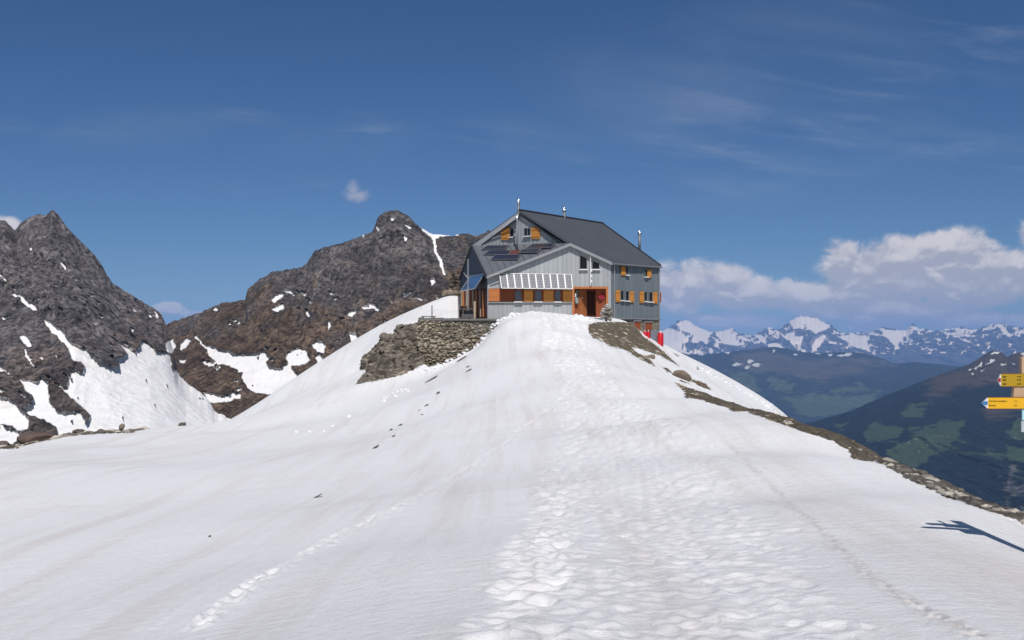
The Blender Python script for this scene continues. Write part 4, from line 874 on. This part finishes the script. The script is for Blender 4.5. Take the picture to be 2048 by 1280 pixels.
# ------------------------------------------------------------ terrace, retaining wall, small things about the hut
tr = MB(); tz = 1.78
tp = [P(838, 0, 83.4)*[1, 1, 0], P(1000, 0, 82.9)*[1, 1, 0], P(1010, 0, 88.2)*[1, 1, 0], (-2.4, 88.2, 0), (-4.1, 98.4, 0), (-5.6, 100, 0), P(838, 0, 90)*[1, 1, 0]]
tp = [np.array([p[0], p[1], tz]) for p in tp]
tr.prism(tp, (0, 0, -.16)); tr.prism([p-[0, 0, .16]+(np.array([0, .25, 0]) if p[1] < 84 else 0) for p in tp], (0, 0, -5))
ter = tr.build('stone_terrace', M_conc); tag(ter, 'flat stone terrace in front of the grey hut, held by a rubble wall', 'terrace')
rw = MB(); k = 0
zc_ = tz-.28
while zc_ > -3.4:
    xw = (836-CX)/F*83.3-.25+rng.uniform(0, .3)+max(0, -zc_)*.12; hh_ = rng.uniform(.07, .17)
    while xw < -.6:
        ww = rng.uniform(.08, .30); k += 1
        lean = (tz-zc_)*.12
        a_ = rng.normal(0, .22); rw.rock((xw+ww, 83.45-lean+rng.uniform(-.06, .06), zc_+rng.uniform(-.09, .09)), (ww*1.12, .24, hh_*rng.uniform(.95, 1.6)), 1000+k, ax=((math.cos(a_), 0, math.sin(a_)), (0, 1, 0), (-math.sin(a_), 0, math.cos(a_))))
        xw += ww*1.9
    zc_ -= hh_*1.75
rw.prism([np.array([(838-CX)/F*83.6, 83.45, tz-.2]), np.array([-.8, 83.45, tz-.2]), np.array([-.8, 82.85, -3.4]), np.array([(850-CX)/F*83.6, 82.85, -3.4])], (0, .3, 0))
tag(rw.build('retaining_wall', M_stone), 'rough stone retaining wall below the terrace left of the snow crest', 'stone wall')
oc = MB(); k = 0
opx = np.array(outcrop)
while k < 1300:
    ax_, ay_ = rng.uniform(711, 905), rng.uniform(648, 770)
    s_ = poly_sd(np.array([ax_]), np.array([ay_]), [outcrop])[0]
    if s_ < .8: continue
    if ax_ > 845 and ay_ < 735: k += 1; continue
    h = hit(ax_, ay_, 60)
    k += 1
    if h is None: continue
    r = rng.uniform(.08, .30)*(1 if rng.random() < .9 else 2.0); a = rng.normal(.5, .3); axr = ((math.cos(.6), -.2, math.sin(.6)), (.2, 1, 0), (-math.sin(.6), 0, math.cos(.6)))
    a1, a2 = rng.normal(.35, .35), rng.uniform(0, 3.1); M1 = np.array(((math.cos(a1), 0, math.sin(a1)), (0, 1, 0), (-math.sin(a1), 0, math.cos(a1)))); M2 = np.array(((math.cos(a2), math.sin(a2), 0), (-math.sin(a2), math.cos(a2), 0), (0, 0, 1))); oc.rock(h+[0, 0, r*.05], (r*1.5*rng.uniform(.7, 1.3), r, r*rng.uniform(.45, .9)), 3000+k, ax=M2@M1)
tag(oc.build('rock_outcrop', simple('outcrop_rock', (.165, .140, .115), .9, 0, .5, 2.0, .8, .2, tone=1.3)), 'dark jagged rock outcrop poking from the snow left of the terrace wall', 'rock outcrop')

def thing1(mb, name, m, label, cat, group=None, smooth=False): return tag(mb.build(name, m, None, smooth), label, cat, group)
# bench + iron post at terrace corner
b_ = MB(); c = P(857, 634.5, 84.3); b_.box(dn(c, tz+.20), (.62, .22, .035))
bench = empty('low_bench', tuple(dn(c, tz)), 'low dark bench at the left corner of the stone terrace', 'bench')
b_.build('seat', M_greyw, bench)
for s in (-1, 1): l_ = MB(); l_.box(dn(c, tz+.085)+np.array([.45*s, 0, 0]), (.05, .18, .08)); l_.build('leg', M_greyw, bench)
p_ = MB(); c = P(864, 636, 84.9); p_.tube([dn(c, tz-.05), dn(c, Z_(611)*84.9/88)], .04, 8); p_.tube([dn(c, tz), dn(c, tz+.05)], .10, 8); thing1(p_, 'iron_post', M_dark, 'thin dark iron post standing at the left corner of the terrace', 'post')
# mast
mc = P(936, 0, 86.5); mast = empty('antenna_mast', (mc[0], mc[1], tz), 'tall pale mast with a forked bracket before the hut\'s left gable', 'mast')
m_ = MB(); m_.tube([dn(mc, tz), dn(mc, (HY-518)/F*86.5)], [.07, .05], 8); m_.build('pole', M_trim, mast)
m_ = MB(); zf = (HY-552)/F*86.5
m_.tube([dn(mc, zf-.25), dn(mc, zf+.3)+[-.38, 0, 0]], .035, 6); m_.tube([dn(mc, zf-.05), dn(mc, zf+.1)+[-.33, .1, 0]], .03, 6); m_.build('bracket', M_trim, mast)
# picnic table, covered stack
t_ = empty('picnic_table', (P(935, 0, 85.5)[0], 85.5, tz), 'grey weathered wooden table on the terrace by the left gable', 'table')
tc_ = np.array([P(937, 0, 85.5)[0], 85.5, 0])
m_ = MB(); m_.box(tc_+zz*(tz+.86), (.62, .35, .03)); m_.build('table_top', M_greyw, t_)
for s in (-1, 1):
    m_ = MB(); m_.box(tc_+zz*(tz+.42)+np.array([.45*s, 0, 0]), (.04, .3, .41)); m_.build('leg', M_greyw, t_)
m_ = MB(); m_.box(tc_+zz*(tz+.45)+[0, .1, 0], (.6, .1, .28)); m_.build('side_panel', simple('grey_tarp', (.11, .115, .13), .8, 0, .3, 3), t_)
m_ = MB(); pc_ = np.array([P(932, 0, 84.6)[0], 84.6, tz])
for k in range(4): m_.box(pc_+[0, -.3+.2*k, .13], (.62, .07, .015))
for s in (-1, 0, 1): m_.box(pc_+[.5*s, 0, .055], (.05, .38, .055))
thing1(m_, 'wooden_pallet', M_greyw, 'flat grey wooden pallet at the terrace edge below the mast', 'pallet')
m_ = MB(); c = P(949.5, 0, 84.4); m_.box(dn(c, tz+.72), (.085, .085, .74)); m_.box(dn(c, tz+1.47), (.10, .10, .02)); thing1(m_, 'timber_post', M_post, 'pale square timber post on the terrace right of the table', 'post')
# cairn behind the snow slope
cg = MB(); cd = 106.5; cb = P(905, 583, cd); zc_ = cb[2]-.6
for k in range(9): cg.rock((cb[0]+rng.uniform(-.95, .75), cd+rng.uniform(-.4, .4), cb[2]-.15+rng.uniform(-.2, .12)), (rng.uniform(.35, .6), .4, rng.uniform(.2, .32)), 4000+k, tone=rng.uniform(.5, 1))
for lv in range(9):
    zz_ = cb[2]+.22+lv*.215; wd = np.interp(lv, [0, 5, 8], [.50, .42, .2])
    for k in range(3 if lv < 7 else 2): cg.rock((P(908.5, 0, cd)[0]+(k-1)*wd*.75+rng.uniform(-.06, .06), cd+rng.uniform(-.25, .25), zz_), (wd*.5, .3, rng.uniform(.12, .18)), 4100+lv*5+k)
thing1(cg, 'stone_cairn', simple('cairn_stone', (.19, .155, .12), .9, 0, .5, 2.5, .7, .2, tone=1.3), 'tall stacked stone cairn on the skyline left of the hut', 'cairn')
# small cairn by the porch, pale stone in the porch
cg = MB(); cq = P(1213, 0, 84.5); hz = hgt(cq[0], 84.5)[0]
for lv in range(7):
    wd = np.interp(lv, [0, 3, 6], [.34, .40, .24])
    for k in range(3): cg.rock((cq[0]+(k-1)*wd*.6, 84.5+rng.uniform(-.12, .12), hz+.08+lv*.165), (wd*.85, .34, .19), 4300+lv*5+k)
co_ = thing1(cg, 'stone_cairn', simple('cairn_stone_pale', (.33, .30, .265), .9, 0, .5, 2.5, .7, .2, tone=1.1), 'knee-high grey stone cairn topped by a white pebble beside the porch', 'cairn')
m_ = MB(); m_.rock((cq[0]+.02, 84.3, hz+1.28), (.1, .1, .08), 9, tone=.5); sub(m_, 'top_pebble', M_white, co_)
m_ = MB(); m_.rock((X_(1187), 88.3, 1.92), (.26, .2, .15), 19, tone=.7); thing1(m_, 'pale_stone', simple('pale_stone', (.42, .38, .32), .9), 'pale rounded stone lying on the porch floor', 'stone')
m_ = MB(); mc_ = P(1197, 0, 83.4); mz = (HY-648)/F*83.4
m_.box((mc_[0], 83.4, mz+.2), (.36, .25, .24)); m_.box((mc_[0], 83.4, mz+.47), (.40, .28, .025)); bx = thing1(m_, 'storage_crate', simple('grey_crate', (.17, .185, .21), .6), 'blue-grey storage crate on the ground left of the small cairn', 'crate')
m_ = MB(); mc_ = P(1212, 0, 83.2); m_.box((mc_[0], 83.2, mz+.18), (.09, .15, .24)); m_.box((mc_[0], 83.2, mz+.44), (.07, .1, .04)); thing1(m_, 'fuel_can', M_dark, 'small dark upright can in front of the small cairn', 'can')
# red gas cylinders
def gas(px, ytop, ybot, D, r, label):
    c = P(px, ybot, D); t0 = P(px, ytop, D); H = t0[2]-c[2]; e = empty('gas_cylinder', tuple(c), label, 'gas cylinder', 'red gas cylinders below the hut')
    m_ = MB(); m_.tube([c-zz*.25, c, c+zz*H*.78, c+zz*H*.86, c+zz*H*.9], [r*.95, r, r, r*.75, r*.35], 18); m_.build('cylinder_body', M_red, e, True)
    m_ = MB(); m_.tube([c+zz*H*.88, c+zz*H*1.0], [r*.42, r*.42], 12); m_.tube([c+zz*H*.98, c+zz*H*1.04], [r*.3, r*.15], 10); m_.build('valve_cap', M_white, e)
gas(1290, 661, 675, 88.6, .155, 'left one of the pair of red gas cylinders below the side facade'); gas(1297, 660.5, 677, 88.9, .15, 'right one of the pair of red gas cylinders below the side facade')
gas(1321, 662.5, 687, 90.2, .27, 'wide red gas cylinder standing alone at the hut\'s far corner')

# ------------------------------------------------------------ boulders and stones
M_b = simple('boulder_rock', (.21, .165, .125), .9, 0, .4, 1.6, .8, .2, tone=.6); M_b2 = simple('dark_boulder_rock', (.12, .098, .085), .9, 0, .45, 1.6, .8, .2, tone=.8)
def boulder(px, py, wpx, hpx, label, seed, m=None, d0=0.0, ax=None, D=None, lift=.0):
    if D == 'crest': D = crest(px); h = np.array([(px-CX)/F*D, D, hgt((px-CX)/F*D, D)[0]])
    else: h = hit(px, py, d0) if D is None else P(px, py, D)
    if h is None: h = hit(px, py+6, d0)
    if h is None: print('no hit', px, py); return
    sc = h[1]/F; b_ = MB(); r = (wpx/2*sc*1.12, wpx/2*sc*.9, hpx*sc*.62)
    b_.rock(h+[0, 0, hpx*sc*(.25+lift)], r, seed, ax=ax, tone=.5); return thing1(b_, 'boulder', m or M_b, label, 'boulder')
tlt = lambda a: ((math.cos(a), 0, math.sin(a)), (0, 1, 0), (-math.sin(a), 0, math.cos(a)))
boulder(1363, 757, 44, 22, 'large tan boulder lying in the snow right of the trail below the hut', 31, ax=tlt(-.25))
boulder(1303, 716, 20, 9, 'light flat boulder at the snowy foot of the grass slope', 32)
boulder(1397, 790, 20, 9, 'small grey boulder at the upper end of the brown grass strip', 33, D=54)
boulder(1431, 804, 20, 12, 'squat grey boulder on the brown grass strip beside a smaller one', 34, D=47)
boulder(1450, 812, 22, 8, 'flat brown boulder on the grass strip below the squat one', 35, D=44)
boulder(3, 897, 34, 22, 'large dark boulder cut by the left edge of the photo', 36, M_b2, d0=20, ax=tlt(-.4))
boulder(245, 846, 14, 12, 'small pointed rock on the rim of the left snow bowl', 37, M_b, D='crest', ax=tlt(.9), lift=.7)
boulder(366, 858, 20, 9, 'lone dark rounded boulder on the snow rim under the glacier slope', 38, M_b2, D='crest')
boulder(200, 858, 20, 11, 'brown rounded rock between dark stones on the left snow rim', 39, M_b2, D='crest', lift=.1)
boulder(160, 862, 34, 14, 'broad dark boulder on the rocky rim left of the rounded rock', 40, M_b2, D='crest', lift=.1)
boulder(135, 866, 16, 11, 'narrow dark boulder between two broad ones on the left rim', 44, M_b2, D='crest', lift=.1)
boulder(75, 872, 78, 26, 'largest reddish boulder on the rim at the far left', 41, simple('reddish_rock', (.135, .095, .082), .9, 0, .4, 1.2, .8, .2), D='crest')
boulder(1915, 995, 26, 10, 'pale tan rock block at the lower end of the rocky strip', 42, D=16.2)
boulder(1880, 985, 18, 8, 'pale grey rock left of the tan block on the rocky strip', 43, D=17)
spots = [(875, 787, 13, 5, 'dark tilted rock on the left snow slope, highest of its group'), (853, 811, 12, 6, 'brown rock on the left snow slope under the highest one'), (838, 821, 5, 3, 'tiny dark rock left below the brown one'), (844, 829, 7, 3, 'small flat rock below the brown one'),
  (801, 850, 12, 4, 'thin dark slab, right one of the four slabs on the slope'), (781, 860, 13, 4, 'thin dark slab, left upper one of the four slabs'), (786, 873, 14, 5, 'thickest dark slab below the other two'), (751, 895, 19, 4, 'long thin dark slab, lowest of the four'),
  (631, 995, 40, 3, 'long needle-like dark slab alone on the lower snow slope'), (420, 1072, 9, 4, 'small dark stone alone in the left snow bowl'), (936, 733, 9, 4, 'small dark rock just below the terrace wall'), (936, 742, 18, 3, 'thin dark slab below the small rock under the wall'), (860, 760, 40, 3, 'thin dark slab under the snow lip beneath the outcrop'), (922, 718, 34, 3, 'long dark crack-like slab at the foot of the terrace wall')]
for i, (a, b, wp, hp, lab) in enumerate(spots):
    h = hit(a, b+1)
    if h is None: continue
    sc = h[1]/F; sb = MB(); ang = math.radians(32 if wp > 8 else 15)
    sb.rock(h+[0, 0, hp*sc*.15], (wp*sc*.55, wp*sc*.35, hp*sc*.55), 5000+i, ax=tlt(ang), tone=.5); thing1(sb, 'rock', M_b2, lab, 'rock', 'dark rocks poking through the left snow slope')
# rubble, snow chunks, dry grass
rb = MB(); cnt = 0
for k in range(5200):
    y_ = 11+(ew[-1, 1]-9.5)*rng.random()**1.6; x_ = np.interp(y_, ew[:, 1], ew[:, 0])+rng.random()**1.2*1.9*(1+.02*y_)+.05
    rocky = np.clip((24-y_)/7, .06, 1)
    if rng.random() > rocky: continue
    r = rng.uniform(.015, .055)*(1 if rng.random() < .94 else 1.8)*(1+.012*y_); rb.rock((x_, y_, hgt(x_, y_)[0]+r*.25+.03), (r*1.3, r, r*.7), 6000+k)
for k in range(420):
    q = (rng.uniform(1178, 1345), rng.uniform(646, 735))
    if poly_sd(np.array([q[0]]), np.array([q[1]]), [gslope])[0] < 1: continue
    h = hit(*q, 60)
    if h is None: continue
    r = rng.uniform(.06, .22); rb.rock(h+[0, 0, r*.1], (r*1.5, r, r*.6), 9000+k, ax=tlt(-.4))
for k in range(260):
    pq = rng.uniform(-50, 290); y_ = np.interp(pq, CPX, CDD)+rng.uniform(-.7, 1.6); x_ = (pq-CX)/F*y_; r = rng.uniform(.08, .28)*(y_/60)
    rb.rock((x_, y_, hgt(x_, y_)[0]+r*.3), (r*1.5, r, r*.7), 9500+k)
tag(rb.build('rubble', simple('rubble_stone', (.37, .335, .285), .9, 0, .4, 6, .5, .2, tone=1.3)), 'loose stones scattered on the bare strips', kind='stuff')
sc2 = MB()
def chunks(pts, n_, s, rr_):
    for k in range(n_):
        i = rng.integers(len(pts)-1); t = rng.random(); a = np.array(pts[i])*(1-t)+np.array(pts[i+1])*t+rng.normal(0, s, 2); h = hit(*a)
        if h is None: continue
        r = rng.uniform(*rr_); sc2.rock(h+[0, 0, r*.3], (r*1.2, r, r*.8), 12000+k)
chunks([(985, 655), (1010, 636), (1035, 628)], 26, 2, (.07, .22)); chunks([(1150, 636), (1172, 641), (1190, 650)], 34, 1.6, (.08, .26)); chunks([(820, 777), (790, 790), (770, 800), (660, 855), (590, 870)], 26, 3, (.05, .13))
chunks([(1400, 735), (1460, 770), (1560, 825)], 50, 2, (.05, .16)); chunks([(840, 745), (890, 728), (950, 695), (985, 662)], 40, 1.5, (.06, .17))
tag(sc2.build('snow_chunks', simple('chunk_snow', (.82, .82, .84), .8, 0, .03)), 'small broken lumps of snow on the slope', kind='stuff')
gr = MB()
for k in range(30000):
    y_ = 11.5+(ew[-1, 1]-10)*rng.random()**1.1; x_ = np.interp(y_, ew[:, 1], ew[:, 0])+rng.random()*1.7*(1+.02*y_)+.03
    if rng.random() > np.clip((y_-13)/12, .06, 1): continue
    z_ = hgt(x_, y_)[0]; hh_ = rng.uniform(.03, .09); wv = .008+.0008*y_; a = rng.uniform(-.12, .12); t = rng.uniform(0, 3.1)
    gr.add([(x_-wv*math.cos(t), y_-wv*math.sin(t), z_-.03), (x_+wv*math.cos(t), y_+wv*math.sin(t), z_-.03), (x_+a, y_+rng.uniform(-.1, .1), z_+hh_)], [(0, 1, 2)], rng.random())
for k in range(9000):
    q = (rng.uniform(1178, 1345), rng.uniform(646, 735)) if k % 9 else (rng.uniform(1384, 1424), rng.uniform(758, 782))
    if poly_sd(np.array([q[0]]), np.array([q[1]]), [gslope, tail])[0] < 1: continue
    h = hit(*q, 60)
    if h is None: continue
    x_, y_, z_ = h; t = rng.uniform(0, 3.1); wv = .05
    gr.add([(x_-wv*math.cos(t), y_-wv*math.sin(t), z_-.05), (x_+wv*math.cos(t), y_+wv*math.sin(t), z_-.05), (x_+rng.uniform(-.15, .15), y_, z_+rng.uniform(.08, .2))], [(0, 1, 2)], rng.random())
tag(gr.build('dry_grass', simple('dry_grass', (.29, .22, .135), .9, 0, .4, 3, 0, .1, tone=1.0)), 'short brown dry grass on the bare strips', kind='stuff')

# ------------------------------------------------------------ signpost at the right edge
SD = 9.6; sbx = (2096-CX)/F*SD; sbz = hgt(sbx, SD)[0]
sp = empty('signpost', (sbx, SD, sbz), 'wooden hiking signpost with two yellow arrow signs at the right edge', 'signpost')
def SPt(px, py, D=SD): return P(px, py, D)
m_ = MB(); hw = .065; m_.box((sbx+hw*.1, SD+.06, (sbz+(HY-712)/F*SD)/2-.1), (hw*1.1, hw, ((HY-712)/F*SD-sbz)/2+.1)); m_.build('post', M_post, sp)
m_ = MB(); m_.prism([SPt(2026.5, 794, SD+.02), SPt(2096, 794, SD+.02), SPt(2096, 772, SD+.02), SPt(2051, 772, SD+.02), SPt(2051, 713, SD+.02), SPt(2043.5, 715, SD+.02), SPt(2043.5, 772, SD+.02), SPt(2029, 774, SD+.02)], (0, .05, 0)); m_.build('backing_board', simple('pale_board', (.50, .34, .22), .8, 0, .15, 8), sp)
M_yel = simple('yellow_sign', (.78, .42, .015), .45, 0, .04, 5); M_yeld = simple('old_yellow_sign', (.42, .26, .012), .5, 0, .06, 5)
M_blue = simple('blue_paint', (.04, .18, .42), .45); M_ink = simple('sign_ink', (.05, .03, .01), .6)
def sign(tip, x0, x1, y0, y1, D, ymat, tipmat, lines, right):
    yc = (y0+y1)/2; m_ = MB(); m_.prism([SPt(x0, y1, D), SPt(x1, y1, D), SPt(x1, y0, D), SPt(x0, y0, D)], (0, .02, 0)); o = m_.build('arrow_sign', ymat, sp)
    m_ = MB(); m_.prism([SPt(tip, yc, D), SPt(x0, y1, D), SPt(x0, y0, D)], (0, .02, 0)); sub(m_, 'arrow_tip', M_white, o)
    m_ = MB(); w_ = (y1-y0)*.16; m_.prism([SPt(tip-1.5, yc, D-.004), SPt(tip+(x0-tip)*.3, yc+w_, D-.004), SPt(x0-.4, yc+w_, D-.004), SPt(x0-.4, yc-w_, D-.004), SPt(tip+(x0-tip)*.3, yc-w_, D-.004)], (0, .003, 0)); sub(m_, 'tip_stripe', tipmat, o)
    m_ = MB()
    for (a, b, c, d) in ((x0, y0-.6, x1, y0), (x0, y1, x1, y1+.8)): m_.prism([SPt(a, d, D-.002), SPt(c, d, D-.002), SPt(c, b, D-.002), SPt(a, b, D-.002)], (0, .022, 0))
    sub(m_, 'sign_rim', simple('sign_rim', (.30, .12, .02), .5), o)
    for (txt, tx, ty, size) in lines:
        cu = bpy.data.curves.new('txt', 'FONT'); cu.body = txt; cu.size = size; cu.extrude = .0006
        to = bpy.data.objects.new('txt', cu); COL.objects.link(to); p = SPt(tx, ty, D-.003)
        bpy.context.view_layer.update(); dg = bpy.context.evaluated_depsgraph_get(); me = bpy.data.meshes.new_from_object(to.evaluated_get(dg))
        bpy.data.objects.remove(to); ob = bpy.data.objects.new('lettering', me); COL.objects.link(ob); ob.parent = o
        off = np.array(sp.location); ob.location = tuple(p-off); ob.rotation_euler = (math.pi/2, 0, 0); me.materials.clear(); me.materials.append(M_ink)
    m_ = MB()
    for (a, b, c, d) in right: m_.prism([SPt(a, d, D-.004), SPt(c, d, D-.004), SPt(c, b, D-.004), SPt(a, b, D-.004)], (0, .003, 0))
    if right: sub(m_, 'sign_marks', M_ink, o)
    return o
marks = []
for yq in (752.2, 758.4, 766.6): marks += [(2006, yq, 2008.3, yq+2.6), (2008.9, yq+.5, 2010.4, yq+2.6), (2011, yq+.2, 2012.6, yq+2.6), (2035, yq, 2036.6, yq+2.4), (2038.5, yq, 2041.5, yq+2.4)]
o1 = sign(1996.5, 2002, 2108, 748, 772.3, SD+.03-.02, M_yeld, simple('dark_red_paint', (.30, .02, .03), .5), [], marks)
o2 = sign(1965, 1976, 2108, 795.3, 817, SD-.03, M_yel, M_blue, [('Col des Avouillons', 1978.5, 803.6, .0222), ('Brunet', 1978.5, 812.2, .0222), ('1 h', 2028, 803.6, .0222), ('3 h', 2028, 812.2, .0222)], [])
o1['label'] = 'darker weathered yellow arrow with a white and red tip'; o2['label'] = 'bright yellow arrow with a white and blue tip'
m_ = MB(); m_.prism([SPt(2033, 817.5, SD-.055), SPt(2062, 817.5, SD-.055), SPt(2062, 795, SD-.055), SPt(2033, 795, SD-.055)], (0, .012, 0)) if False else None
m_ = MB(); m_.prism([SPt(2044.5, 840, SD-.02), SPt(2106, 840, SD-.02), SPt(2106, 818.5, SD-.02), SPt(2044.5, 818.5, SD-.02)], (0, .01, 0)); m_.build('route_plate', simple('pale_cyan_plate', (.42, .68, .74), .5), sp)
m_ = MB(); m_.prism([SPt(2043, 864, SD-.02), SPt(2106, 864, SD-.02), SPt(2106, 842, SD-.02), SPt(2043, 842, SD-.02)], (0, .01, 0)); m_.build('route_plate', simple('pale_grey_plate', (.45, .5, .52), .6), sp)
print('signpost base', sbx, SD, sbz)

# ------------------------------------------------------------ haze
hz = MB(); hz.box((0, 20000, -550), (42000, 26000, 1360)); M_h = bpy.data.materials.new('haze'); M_h.use_nodes = True; n = NT(M_h.node_tree)
pv = n.n('ShaderNodeVolumePrincipled', {'Color': (.31, .52, 1.0, 1), 'Density': 3.6e-5, 'Anisotropy': -.4}); n.t.links.new(pv.outputs[0], n.n('ShaderNodeOutputMaterial').inputs['Volume'])
ho = hz.build('haze', M_h); ho['kind'] = 'stuff'; ho['label'] = 'blue mountain haze in the valley air'
